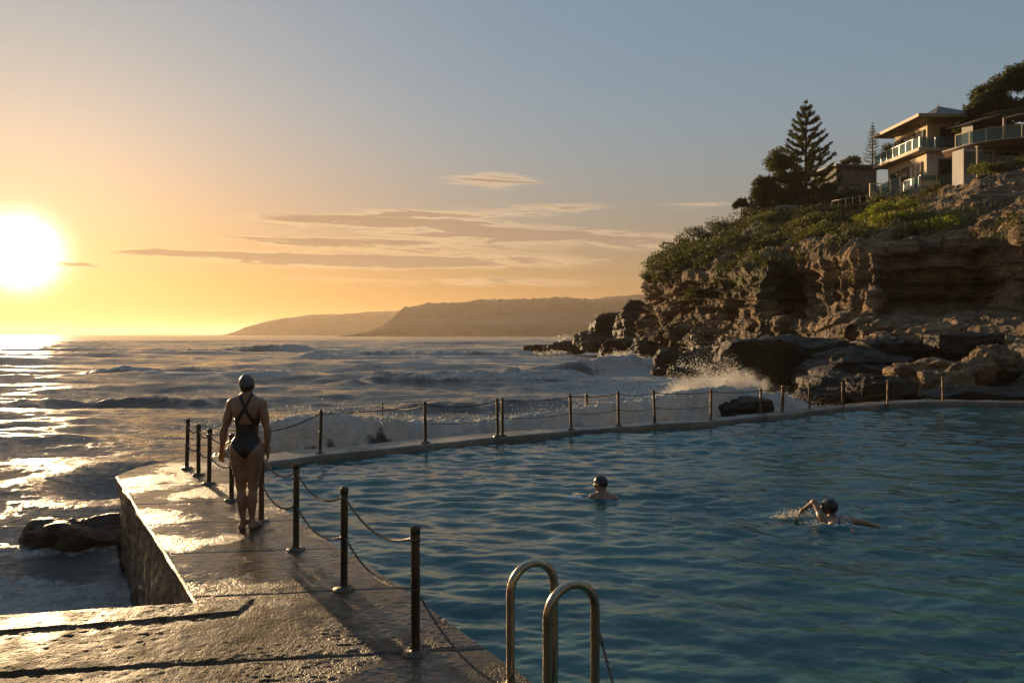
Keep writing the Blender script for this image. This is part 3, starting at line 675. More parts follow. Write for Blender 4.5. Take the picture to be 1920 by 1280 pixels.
# ------------------------------------------------------------------ loose rocks and reefs
_ICO = {}
def ico(n):
    if n not in _ICO:
        import bmesh
        bm = bmesh.new(); bmesh.ops.create_icosphere(bm, subdivisions=n, radius=1.0)
        V = np.array([v.co[:] for v in bm.verts]); Fc = np.array([[v.index for v in f.verts] for f in bm.faces]); bm.free(); _ICO[n] = (V, Fc)
    return _ICO[n]
def rock_mesh(size, seed, n=6, rough=.22, box=.55, strata=0.0, rz=0.0):
    V, Fc = ico(n); V = V.copy(); r = np.random.default_rng(seed)
    m = np.max(np.abs(V), axis=1); V = V*(1-box)+V/m[:, None]*box*.82                       # towards a block
    for k in range(9):                                                                      # split planes
        d = r.normal(size=3); d[2] *= .6; d /= np.linalg.norm(d); lim = r.uniform(.62, .88)
        ex = V@d-lim; V = V-np.maximum(ex, 0)[:, None]*d*.85
    s = np.array(size, float)/2
    c, s_ = math.cos(rz), math.sin(rz)
    W = V*s; sm = np.cbrt(s.prod())
    o = seed*3.17
    nrm = V/np.linalg.norm(V, axis=1)[:, None]
    d = fbm(W[:, 0]/sm*1.2+o, W[:, 1]/sm*1.2, W[:, 2]/sm*1.6, 5)*rough*sm*1.6
    rid = (1-2*np.abs(fbm(W[:, 0]/sm*2.3+o, W[:, 1]/sm*2.3, W[:, 2]/sm*3.2, 4)))*rough*.35*sm
    fine = fbm(W[:, 0]*3+o, W[:, 1]*3, W[:, 2]*4, 4)*.05*min(1, sm)
    W = W+nrm*(d+rid+fine)[:, None]
    if strata:
        q = W[:, 2]/strata+.6*fbm(W[:, 0]/3+o, W[:, 1]/3, octv=2); fq = q-np.floor(q)
        W[:, :2] *= (1-.10*sstep(fq, .45, .95)*(.5+.5*_hash(np.floor(q).astype(np.int64), np.zeros(len(q), np.int64)+seed, np.zeros(len(q), np.int64))))[:, None]
    W = np.stack([W[:, 0]*c-W[:, 1]*s_, W[:, 0]*s_+W[:, 1]*c, W[:, 2]], -1)
    return W, Fc
def wet_rock(name, c1, c2, rough=.35):
    m, g, b = newmat(name); pos = g.node('ShaderNodeTexCoord').outputs['Object']
    n1 = g.noise(pos, .9, 6, .65); n2 = g.noise(pos, 5, 6, .7)
    col = g.mix(g.step(g.m('ADD', g.m('MULTIPLY', n1, .6), g.m('MULTIPLY', n2, .4)), .36, .64), c1, c2)
    g.put(b.inputs['Base Color'], col); g.put(b.inputs['Roughness'], g.m('ADD', rough-.12, g.m('MULTIPLY', n2, .4)))
    b.inputs['Specular IOR Level'].default_value = .22
    g.put(b.inputs['Normal'], g.bump(g.m('ADD', n2, g.m('MULTIPLY', g.noise(pos, 16, 5, .65), .4)), .8, .12)); return m
ROCK_DARK = wet_rock('wet_dark_rock', (.016, .0115, .008), (.048, .034, .021), .55)
ROCK_BROWN = wet_rock('wet_brown_rock', (.030, .020, .011), (.085, .056, .031), .42)
ROCK_TAN = wet_rock('tan_sandstone', (.06, .040, .023), (.25, .165, .090), .7)
def rock(px, size, seed, label, name='boulder', mat=None, group=None, sink=0.0, **kw):
    u, v, d = px; c = P(u, v, d); V, Fc = rock_mesh(size, seed, **kw)
    o = mk(name, V, Fc, mat or ROCK_DARK, smooth=d < 15, loc=(c[0], c[1]+size[1]*.3, c[2]-sink)); tag(o, label, 'rock', group); return o
def rocks():
    rk = rock
    rk((128,996,11.3), (1.75,1.1,.95), 3, 'dark wet boulder awash beside the walkway wall', mat=ROCK_BROWN, rough=.17, box=.25, sink=.27)
    rk((1392,776,20.8), (2.2,1.5,.95), 4, 'long low flat-topped dark rock touching the outside of the pool wall', rough=.10, box=.7)
    rk((1500,690,42), (9.5,6.5,3.7), 5, 'huge dark smooth boulder where the surf bursts', rough=.14, box=.45)
    rk((1640,700,37), (7.0,5.5,2.5), 6, 'broad dark ledge block right of the huge boulder', rough=.15, box=.6, strata=.7)
    rk((1610,735,31), (3.4,2.6,1.5), 7, 'jagged dark rock under the cliff behind the rusty rail posts', rough=.26)
    rk((1660,742,28), (2.4,2.0,1.2), 8, 'low craggy rock close behind the bend of the pool wall', rough=.28)
    rk((1550,748,29.5), (2.2,1.6,.8), 9, 'small wave-washed rock in the gap between wall and huge boulder', rough=.3)
    rk((1750,706,32), (3.0,2.6,1.25), 10, 'sunlit tan boulder low on the cliff foot, left of the tan cluster', mat=ROCK_TAN, rough=.22, box=.6, strata=.42)
    rk((1832,703,29.5), (1.9,1.8,1.2), 21, 'sunlit tan boulder in the middle of the tan cluster', mat=ROCK_TAN, rough=.22, box=.6, strata=.4)
    rk((1790,722,28.5), (2.1,1.6,1.1), 22, 'sunlit tan boulder lowest in the tan cluster', mat=ROCK_TAN, rough=.22, box=.6, strata=.36)
    rk((1882,684,31.5), (2.4,2.2,1.5), 23, 'sunlit tan boulder highest in the tan cluster', mat=ROCK_TAN, rough=.22, box=.6, strata=.36)
    rk((1850,744,26.5), (4.4,1.8,.85), 24, 'flat dark slab lying along the far bend of the pool wall', rough=.10, box=.75)
    rk((1700,660,39), (5.5,3.2,1.4), 25, 'long grey bedded ledge halfway up the cliff foot', rough=.16, box=.65, strata=.5)
    rk((1850,650,36), (5.0,3.0,1.5), 26, 'dark bedded ledge above the tan cluster', rough=.18, box=.65, strata=.5)
    # the reef that runs out from the point
    g = 'reef rocks off the point'
    rk((1160,618,101), (8.5,9,5.6), 31, 'square-shouldered dark sea stack at the end of the point', group=g, rough=.13, box=.7, strata=1.1, n=6)
    rk((1196,612,92), (5.5,6,6.6), 36, 'steep dark block joining the sea stack to the cliff', group=g, rough=.2, box=.6, strata=1.1)
    rk((1120,642,99), (7.5,6,2.6), 32, 'stepped dark rock below the sea stack', group=g, rough=.2, box=.6, strata=.8)
    rk((1190,662,84), (9,6,3.6), 33, 'broad dark reef rock with spray climbing it', group=g, rough=.22, box=.55, strata=.9)
    rk((1250,672,74), (7.5,5,3.4), 34, 'rugged dark reef rock under the cliff tip', group=g, rough=.25, box=.5, strata=.8)
    rk((1060,651,112), (8,5,1.9), 35, 'low flat reef rock reaching furthest but one into the sea', group=g, rough=.2, box=.6)
    rk((1010,653,120), (6.5,4,1.1), 37, 'lowest reef rock at the outer tip of the reef', group=g, rough=.22, box=.6)
    rk((1320,690,60), (8,5,3.2), 38, 'dark reef rock between the cliff tip and the huge boulder', group=g, rough=.26, box=.5, strata=.8)
    rk((1237,697,57), (1.6,1.2,.6), 39, 'tiny mossy rock poking out of the white wash', group=g, rough=.25)
    rk((1290,703,50), (2.8,1.8,.75), 40, 'small flat mossy rock in the white wash near the splash', group=g, rough=.25)

# ------------------------------------------------------------------ far headlands
def headland(name, outline, d0, depth, seed, low=None, back=0.0):
    us = np.linspace(outline[0][0], outline[-1][0], 420)
    zc = np.interp(us, [o[0] for o in outline], [o[1] for o in outline])
    prof = [(0.0, -.06), (.02, .10), (.05, .34), (.10, .52), (.13, .86), (.2, 1.0), (.45, 1.04), (.8, .8), (1, -.1)]
    if low: prof = [(0, -.05), (.015, .18), (.03, .30), (.16, .42), (.24, .55), (.30, .90), (.36, 1.0), (.6, 1.03), (.85, .8), (1, -.1)]
    tt = np.linspace(0, 1, 90); fz = np.interp(tt, [p[0] for p in prof], [p[1] for p in prof])
    Uu, Tt = np.meshgrid(us, tt, indexing='ij')
    d0 = d0+back*np.maximum(0, 765-us)[:, None]*(1+0*Tt)                         # left end bent nearer, shaped so that its face turns from the sun
    D = d0+depth*Tt
    top = H-(zc[:, None]-627)/F*(d0+depth*.3)-SEA
    X = (Uu-960)/F*(d0+depth*.3); Y = D
    nz = fbm(X/60+seed, Y/60, octv=5); n2 = fbm(X/14+seed, Y/14, octv=4)
    Z = SEA+top*fz[None, :]*(1+.05*n2)+nz*top*.10*np.sin(np.pi*np.clip(Tt*1.3, 0, 1))
    Y = Y+nz*depth*.05+fbm(X/90+seed, 0*X, octv=4)*depth*.06
    m = pmat(name+'_rock', (.026, .022, .015), (.06, .05, .038), .02, .9, bump=.0)
    o = mk(name, np.stack([X, Y, Z], -1).reshape(-1, 3), quads(*X.shape)[:, ::-1], m); tag(o, kind='structure')
    return np.stack([X, Y, Z], -1)
def headlands():
    A = headland('near_headland', [(680,626.5),(700,618),(722,606),(738,592),(752,577),(775,571),(850,565),(960,560.5),(1080,558),(1160,556),(1210,552),(1300,548),(1500,545),(1700,560),(1900,600)], 1500, 620, 3, True, -4.0)
    headland('far_headland', [(440,627),(462,622),(480,612),(505,604.5),(545,597),(600,592),(660,589),(720,585.5),(780,584),(900,590),(1100,600)], 2500, 700, 9)
    # scattered trees along the far skyline
    r = np.random.default_rng(8); mb = MB()
    V0, F0 = ico(1)
    for k in range(70):
        i = r.integers(70, 300); p = A[i, 31]; s = r.uniform(.9, 2.6)*np.array([1.3, 1.3, 1.0])
        mb.add(V0*s*(1+.25*r.normal(size=V0.shape))+p+[0, 0, s[2]*.6], T=F0)
    for k in range(9):
        i = r.integers(70, 300); p = A[i, 31]; mb.add(V0*np.array([1.2, 1.2, 4.0])+p+[0, 0, 3], T=F0)
    o = mb.build('distant_trees', pmat('distant_foliage', (.03, .035, .015), (.05, .05, .02), .2, .9)); tag(o, kind='stuff')
    # roofs of a far suburb on the slope
    mb = MB()
    for k in range(150):
        i = int(np.clip(r.normal(235, 50), 90, 300)); j = r.integers(12, 22); p = A[i, j]; w, h = r.uniform(4, 9), r.uniform(2, 4)
        mb.box(p+[-w/2, -3, -1], p+[w/2, 3, h])
    o = mb.build('distant_suburb', pmat('distant_render', (.45, .40, .34), (.65, .6, .52), .1, .8), smooth=False); tag(o, kind='stuff')

# ------------------------------------------------------------------ leaves
def leaf_quads(C, size, r, up=.35, aspect=.55):
    n = len(C); a = r.normal(size=(n, 3)); a[:, 2] += up; a /= np.linalg.norm(a, axis=1)[:, None]
    b = np.cross(a, r.normal(size=(n, 3))); b /= np.linalg.norm(b, axis=1)[:, None]
    s = (np.asarray(size)*np.ones(n))[:, None]*r.uniform(.6, 1.35, (n, 1))
    V = np.stack([C-b*s*aspect*.5, C+a*s*.5-b*s*aspect*.15, C+a*s*1.0, C+a*s*.45+b*s*aspect*.5], 1).reshape(-1, 3)
    return V, np.arange(4*n).reshape(-1, 4)
def blob_points(c, rad, n, r, shell=.55, rough=.35):
    d = r.normal(size=(n, 3)); d /= np.linalg.norm(d, axis=1)[:, None]
    q = (shell+(1-shell)*r.random(n))*(1+rough*fbm(d[:, 0]*2.2+c[0], d[:, 1]*2.2+c[1], d[:, 2]*2.2+c[2], 3))
    return np.asarray(c)+d*q[:, None]*np.asarray(rad)
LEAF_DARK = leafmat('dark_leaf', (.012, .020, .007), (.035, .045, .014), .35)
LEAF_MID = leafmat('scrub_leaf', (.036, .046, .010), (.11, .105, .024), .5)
LEAF_LIT = leafmat('sunlit_leaf', (.10, .125, .012), (.22, .23, .02), .6)  # brighter copy of the leaf: sunlight is put into its colour
BARK = pmat('bark', (.045, .032, .022), (.11, .08, .055), 4, .9, bump=.6, stretch=(1, 1, .2))
def shrub(c, rad, r, label, group, mat=LEAF_MID, n=900, size=.3, name='shrub'):
    t = empty(name, c, label, 'shrub', group)
    pts = []
    k = max(3, int(4+rad[0]))
    for q in range(k):
        o = r.normal(size=3)*np.array(rad)*.42; o[2] = abs(o[2])*.9+rad[2]*.25
        pts.append(blob_points(o, np.array(rad)*r.uniform(.35, .62), n//k, r, .5, .45))
    V, Q = leaf_quads(np.concatenate(pts), size, r)
    mk('foliage', V, Q, mat, t, smooth=False)
    mb = MB()
    for q in range(4):
        a = r.uniform(0, 6.28); e = np.array([math.cos(a)*rad[0]*.5, math.sin(a)*rad[1]*.5, rad[2]*.8])
        mb.tube([np.array([0, 0, -.5]), e*.45, e], [.07, .05, .02], 5)
    mb.build('stem', BARK, t); return t
def vegetation(S, N, veg, T, U):
    r = np.random.default_rng(21)
    # matted scrub over the slope: nobody could count it
    cand = np.argwhere((veg > .45) & (T < 8.7) & (U > 1.0) & (U < 18.6))
    d = np.linalg.norm(S[cand[:, 0], cand[:, 1]], axis=1)
    area = np.linalg.norm(np.cross(np.gradient(S, axis=0), np.gradient(S, axis=1)), axis=2)[cand[:, 0], cand[:, 1]]
    pr = area/area.sum()
    sel = cand[r.choice(len(cand), 3600, p=pr)]; kn = fbm(S[sel[:, 0], sel[:, 1], 0]/3.2, S[sel[:, 0], sel[:, 1], 1]/3.2, S[sel[:, 0], sel[:, 1], 2]/3.2, 4); sel = sel[kn > -.07]
    LV = [[], []]; 
    for i, j in sel:
        p = S[i, j]; nrm = N[i, j]; w = r.uniform(.22, .80)*(1.45 if r.random() < .12 else 1); 
        rad = np.array([w, w, w*r.uniform(.5, .9)]); c = p+nrm*.1+np.array([0, 0, rad[2]*.35])
        pts = blob_points(c, rad, int(26+46*w), r, .5, .5)
        tone = fbm(p[0]/6, p[1]/6, p[2]/6, 3)+.25*r.normal()-.42*max(0., min(1., (9.5-U[i, j])/2.5))+.12  # leftward bias to dark leaves puts the slope's shade into the colour
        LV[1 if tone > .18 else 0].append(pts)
    for k, (m, nm) in enumerate(((LEAF_DARK, 'hillside_scrub'), (LEAF_MID, 'hillside_ground_cover'))):
        V, Q = leaf_quads(np.concatenate(LV[k]), .27, r); o = mk(nm, V, Q, m, smooth=False); tag(o, kind='stuff')
    # dry grass blades
    cand = np.argwhere((veg > .2) & (T > 5.8) & (T < 8.6) & (U > 2.2) & (U < 18)); sel = cand[r.choice(len(cand), 9000)]
    C = S[sel[:, 0], sel[:, 1]]+r.normal(size=(len(sel), 3))*.15
    V, Q = leaf_quads(C, .5, r, up=2.5, aspect=.12); o = mk('hillside_grass', V, Q, leafmat('dry_grass', (.10, .085, .03), (.19, .15, .06), .4), smooth=False); tag(o, kind='stuff')
    g = 'shrubs standing out on the headland'
    def at(u, v, d): return P(u, v, d)
    # brow of the headland
    for k, (u, v, d, w, h, lab) in enumerate([
        (1243,470,90,2.3,1.5,'dark wind-clipped shrub lowest on the seaward brow'), (1272,440,94,2.6,1.8,'dark bushy shrub where the brow steepens'),
        (1305,420,96,2.8,1.5,'broad dark shrub on the brow above the dark cliff face'), (1345,404,97,3.0,1.7,'rounded dark shrub on the brow left of the small drooping palm'),
        (1228,500,86,1.4,1.0,'small dark shrub clinging to the cliff edge at the tip'), (1425,385,96,3.4,2.0,'dark thicket shrub at the foot of the broad dark tree'), (1596,350,94,3.2,1.9,'dark shrub screening the low grey house'), (1560,374,92,2.6,1.5,'dark shrub in front of the small pale shed'), (1598,352,94,3.2,1.9,'dark shrub screening the low grey house'), (1560,374,92,2.6,1.5,'dark shrub in front of the small pale shed')]):
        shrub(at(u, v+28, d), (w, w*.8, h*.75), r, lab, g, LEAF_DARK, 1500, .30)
    for k, (u, v, d, w, h, lab) in enumerate([
        (1690,415,54,2.3,1.25,'bright yellow-green shrub cascading over the cliff lip'), (1745,430,51.5,2.2,1.3,'bright green shrub right of the cascading yellow-green shrub'),
        (1640,398,62,1.9,1.0,'sunlit green shrub below the end of the terrace fence'), (1790,440,50,2.6,1.2,'wide mid-green shrub beneath the bare rock face'),
        (1690,385,64,1.9,.9,'low sunlit shrub just under the glass terrace railing')]):
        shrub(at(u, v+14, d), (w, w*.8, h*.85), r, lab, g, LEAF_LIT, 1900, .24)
    for k, (u, v, d, w, h, lab) in enumerate([
        (1450,470,71,2.0,1.0,'olive shrub on the ledge above the dark recess'), (1505,455,65,1.8,.9,'olive shrub above the ribbed sunlit rock'),
        (1560,432,63,2.0,1.0,'olive shrub mid-slope, left of the terrace fence'), (1380,480,74,2.0,.9,'olive shrub below the old stone wall on the slope'),
        (1755,352,75,1.5,1.3,'scraggly brown shrub in front of the grey lower house wall'), (1850,312,64,2.0,1.0,'scraggly olive shrub below the right-hand balcony'), (1905,300,62,1.6,.9,'small scraggly shrub under the curved balcony by the pale windows')]):
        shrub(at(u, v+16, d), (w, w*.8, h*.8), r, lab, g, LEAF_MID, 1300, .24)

def whorl_pine(name, base, height, width, tiers, per, label, dens, r, droop=.0, mat=LEAF_DARK, bare=.16):
    t = empty(name, base, label, 'tree')
    mb = MB(); mb.tube([(0, 0, -1.5), (0, 0, height*.5), (0, 0, height*.98)], [height*.021, height*.014, .03], 8); br = mb; LV = []
    for k in range(tiers):
        f = k/(tiers-1); z = height*(bare+(1-bare)*f**.93); L = width*((1-f)**.82)*(.93+.14*r.random())+.10
        a0 = r.uniform(0, 6.28)
        for q in range(per):
            if r.random() < .06: continue
            a = a0+q*6.2832/per+r.normal()*.08; l = L*r.uniform(.85, 1.08); d = np.array([math.cos(a), math.sin(a), 0])
            s = np.linspace(0, 1, 7); rise = (.26+.16*f)*l
            pts = np.array([0, 0, z])+d*(s*l)[:, None]+np.array([0, 0, 1])*(rise*(s**1.8)-.10*l*np.sin(s*math.pi)-droop*l*s)[:, None]
            br.tube(pts, np.linspace(.05, .012, 7)*max(.5, height/14), 4)
            n = max(6, int(dens*l)); ss = r.uniform(.16, 1, n)**.8
            c = np.stack([np.interp(ss, s, pts[:, m]) for m in range(3)], -1)
            side = np.array([-d[1], d[0], 0]); off = r.uniform(-1, 1, n)*(.05+.045*l*np.sin(np.pi*np.clip(ss, 0, .95)))
            LV.append(c+side*off[:, None]+np.array([0, 0, 1])*(r.normal(size=n)*.05+.05)[:, None])
    V, Q = leaf_quads(np.concatenate(LV), .30*max(.55, height/14), r, up=.9, aspect=.4)
    br.build('trunk', BARK, t); mk('crown', V, Q, mat, t, smooth=False); return t
def broad_tree(name, base, label, blobs, trunk_top, r, mat=LEAF_DARK, size=.34, dens=260, trunk_r=.28):
    t = empty(name, base, label, 'tree'); pts = []; mb = MB()
    tt = np.array(trunk_top); mb.tube([np.array([0, 0, -1.2]), tt*.5+[.1, 0, 0], tt], [trunk_r, trunk_r*.8, trunk_r*.6], 8)
    for c, rad in blobs:
        c = np.array(c, float); rad = np.array(rad, float)
        mid = tt*.5+c*.5+np.array([0, 0, -.15*rad[2]])
        mb.tube([tt*.92, mid, c], [trunk_r*.5, trunk_r*.3, .04], 6)
        k = int(6+rad.prod()**(1/3)*2)
        for q in range(k):
            d = r.normal(size=3); d /= np.linalg.norm(d); o = c+d*rad*.68*r.random()**.4; rr = rad*r.uniform(.34, .54)
            if r.random() < .5: mb.tube([c, (c+o)/2+r.normal(size=3)*.1, o], [.06, .04, .015], 4)
            pts.append(blob_points(o, rr, int(dens*max(.25, rr.prod()**.67)), r, .45, .5))
    mb.build('trunk', BARK, t)
    V, Q = leaf_quads(np.concatenate(pts), size, r); mk('crown', V, Q, mat, t, smooth=False); return t
def trees():
    r = np.random.default_rng(77)
    b = P(1511, 409, 100)
    whorl_pine('norfolk_pine', b, 15.4, 5.0, 14, 7, 'tall dark symmetrical pine with tiered upswept branches on the headland', 130, r)
    b = P(1636, 318, 118); whorl_pine('young_pine', b, 7.2, 1.5, 14, 6, 'thin sparse young pine between the low roof and the balcony house', 60, r, .05, LEAF_MID, .1)
    b = P(1468, 410, 97)
    broad_tree('coastal_tree', b, 'broad dark ragged tree left of the tall pine', [((-.2, 0, 7.2), (2.3, 2.0, 1.9)), ((.6, 0, 5.4), (2.2, 2.0, 1.6)), ((-2.9, .2, 3.6), (1.9, 1.7, 1.5)), ((.2, -.6, 1.4), (2.6, 1.6, 1.3)), ((-2.6, -.6, 1.2), (2.2, 1.5, 1.3)), ((-2.2, .3, 4.6), (2.0, 1.8, 1.7)), ((1.6, .5, 4.9), (1.9, 1.8, 1.6)), ((-3.4, 0, 2.6), (1.7, 1.6, 1.6)), ((-1.2, -.4, 3.0), (1.8, 1.6, 1.5)), ((1.2, -.2, 2.8), (2.0, 1.6, 1.5)), ((2.9, .4, 3.2), (1.4, 1.3, 1.2)), ((-4.1, .2, 1.0), (1.2, 1.2, 1.0))], (-.3, 0, 2.2), r, dens=620)
    b = P(1550, 408, 93)
    broad_tree('coastal_tree', b, 'dense dark tree right of the tall pine, below the low roof', [((0, 0, 2.9), (2.2, 1.8, 1.5)), ((1.0, -.4, 1.3), (2.6, 1.5, 1.3)), ((3.2, -.2, 1.2), (2.0, 1.4, 1.2)), ((2.0, .3, 2.2), (1.6, 1.5, 1.1)), ((-1.9, -.2, 1.7), (1.5, 1.4, 1.1)), ((3.4, .3, 2.6), (1.2, 1.2, .9))], (0, 0, 1.2), r, dens=560)
    b = P(1388, 405, 97)
    broad_tree('drooping_palm', b, 'small drooping palm-like tree alone on the skyline', [((0, 0, 1.75), (.75, .75, .55)), ((-.5, 0, 1.5), (.45, .4, .45)), ((.5, 0, 1.55), (.45, .4, .4))], (.1, 0, 1.4), r, size=.4, dens=420, trunk_r=.1)
    b = P(1872, 268, 76)
    broad_tree('fig_tree', b, 'large rounded dark green tree behind the curved-balcony house', [((-2.0, 0, 3.4), (2.0, 1.8, 1.6)), ((-.4, .4, 5.0), (2.2, 2.0, 1.7)), ((1.7, .4, 6.3), (2.4, 2.2, 1.7)), ((4.0, .3, 6.9), (2.6, 2.2, 1.8)), ((6.2, .3, 6.0), (2.6, 2.2, 1.8)), ((1.2, -.5, 3.4), (2.4, 2.0, 1.6)), ((4.4, 0, 3.2), (2.4, 2.2, 1.7)), ((-3.2, .1, 1.7), (1.3, 1.2, 1.1))], (.8, 0, 2.0), r, LEAF_DARK, dens=620, size=.34)
    b = P(1604, 318, 112)
    broad_tree('coastal_tree', b, 'small rounded tree on the skyline beside the low roof', [((0, 0, 1.3), (1.5, 1.3, 1.0)), ((-1.6, 0, 1.0), (1.1, 1.0, .8))], (0, 0, .8), r, dens=300, trunk_r=.15)
    b = P(1672, 300, 98)
    broad_tree('coastal_tree', b, 'dark bush-like tree seen past the glass balcony', [((0, 0, 1.0), (1.5, 1.3, 1.3)), ((1.3, 0, 1.8), (1.0, .9, 1.0))], (0, 0, .7), r, dens=300, trunk_r=.15)

# ------------------------------------------------------------------ houses on the headland
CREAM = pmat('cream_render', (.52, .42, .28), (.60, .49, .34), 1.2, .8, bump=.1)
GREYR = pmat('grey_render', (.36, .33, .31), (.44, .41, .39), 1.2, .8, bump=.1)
SLAB = pmat('painted_slab', (.36, .29, .21), (.42, .35, .26), 1, .7)
TIMBER = pmat('brown_timber', (.13, .08, .045), (.22, .14, .08), 3, .6, stretch=(1, 1, .2))
ROOFM = pmat('slate_roof', (.03, .033, .038), (.055, .058, .065), 2.5, .6, bump=.4)
FASCIA = pmat('fascia', (.27, .19, .11), (.34, .24, .14), 2, .6)
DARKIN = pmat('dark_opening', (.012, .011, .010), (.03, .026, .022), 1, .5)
CURTAIN = pmat('curtain', (.42, .38, .32), (.55, .50, .43), 1.5, .9, stretch=(8, 8, .3))
STEEL = pmat('steel', (.30, .29, .28), (.42, .41, .40), 4, .35, .9)
def glassmat(name, c, rough=.06, alpha=.45):
    m, g, b = newmat(name); b.inputs['Base Color'].default_value = (*c, 1); b.inputs['Roughness'].default_value = rough
    b.inputs['Specular IOR Level'].default_value = .8
    t = g.node('ShaderNodeBsdfTransparent', {'Color': (.62, .80, .80)})
    mx = g.node('ShaderNodeMixShader', {0: alpha, 1: b.outputs[0], 2: t.outputs[0]}); g.l.new(mx.outputs[0], g.n['Material Output'].inputs[0]); return m
GLASS = glassmat('railing_glass', (.10, .17, .17)); WINGLASS = glassmat('window_glass', (.03, .04, .045), .04, .25)
def frame_fn(o, e1, e2):
    e1 = np.array([*e1, 0.]); e2 = np.array([*e2, 0.]); o = np.array(o)
    return lambda c: o+c[:, :1]*e1+c[:, 1:2]*e2+c[:, 2:]*np.array([0, 0, 1.])
def bx(name, mat, parent, fr, lo, hi): return MB().box(lo, hi, fr).build(name, mat, parent, smooth=False)
def window(parent, fr, axis, a, b0, b1, z0, z1, muntins=1, curtain=False, name='window'):
    """axis 0: in the plane x = a, spanning y b0..b1 (looks to -x); axis 1: in the plane y = a (looks to -y)"""
    def mp(lo, hi):
        f = lambda d, s, z: (a+d, s, z) if axis == 0 else (s, a+d, z)
        return f(*lo), f(*hi)
    mb = MB(); w = .07
    for lo, hi in (((-.06, b0, z0), (.05, b1, z0+w)), ((-.06, b0, z1-w), (.05, b1, z1)), ((-.06, b0, z0+w), (.05, b0+w, z1-w)), ((-.06, b1-w, z0+w), (.05, b1, z1-w))):
        mb.box(*mp(lo, hi), fr)
    for k in range(1, muntins+1):
        s = b0+(b1-b0)*k/(muntins+1); mb.box(*mp((-.055, s-w/2, z0+w), (.045, s+w/2, z1-w)), fr)
    o = mb.build(name, TIMBER, parent, smooth=False)
    MB().box(*mp((-.02, b0+w, z0+w), (.0, b1-w, z1-w)), fr).build('pane', WINGLASS, o, smooth=False)
    MB().box(*mp((.06, b0+.02, z0+.02), (.09, b1-.02, z1-.02)), fr).build('curtain' if curtain else 'dark_interior', CURTAIN if curtain else DARKIN, o, smooth=False)
    return o
def railing(label, pts, h, zfun, group, npan=1.2, posts=STEEL, name='glass_railing', glass=GLASS):
    """glass balustrade along a plan polyline"""
    base = np.array([*pts[0], zfun(0)]); t = empty(name, base, label, 'railing', group)
    pts = np.array(pts); cum = np.concatenate([[0], np.cumsum(np.linalg.norm(np.diff(pts, axis=0), axis=1))]); L = cum[-1]; n = max(1, int(round(L/npan)))
    at = lambda s: np.array([np.interp(s, cum, pts[:, 0]), np.interp(s, cum, pts[:, 1]), zfun(s/L)])-base
    for k in range(n+1):
        p = at(L*k/n); MB().box(p+[-.035, -.035, 0], p+[.035, .035, h+.02]).build('post', posts, t, smooth=False)
        if k < n:
            a, b = at(L*(k/n)+.05), at(L*(k+1)/n-.05); d = b-a; d /= np.linalg.norm(d); q = np.array([-d[1], d[0], 0])*.008
            V = [a+q+[0, 0, .08], b+q+[0, 0, .08], b-q+[0, 0, .08], a-q+[0, 0, .08]]; V += [v+np.array([0, 0, h-.1]) for v in V]
            MB().add(V, [[0,1,5,4],[1,2,6,5],[2,3,7,6],[3,0,4,7],[4,5,6,7],[3,2,1,0]]).build('glass_panel', glass, t, smooth=False)
    mb = MB(); mb.tube([at(L*k/n)+[0, 0, h+.03] for k in range(n+1)] if n > 1 else [at(0)+[0, 0, h+.03], at(L)+[0, 0, h+.03]], .028, 6); mb.build('handrail', posts, t)
    return t
def hip_roof(mb, x0, x1, y0, y1, z, apex, h, th, fr):
    c = np.array([[x0, y0, z], [x1, y0, z], [x1, y1, z], [x0, y1, z], [x0, y0, z+th], [x1, y0, z+th], [x1, y1, z+th], [x0, y1, z+th], [*apex, z+th+h]], float)
    mb.add(fr(c), [[0,3,2,1],[0,1,5,4],[1,2,6,5],[2,3,7,6],[3,0,4,7]], [[4,5,8],[5,6,8],[6,7,8],[7,4,8]])
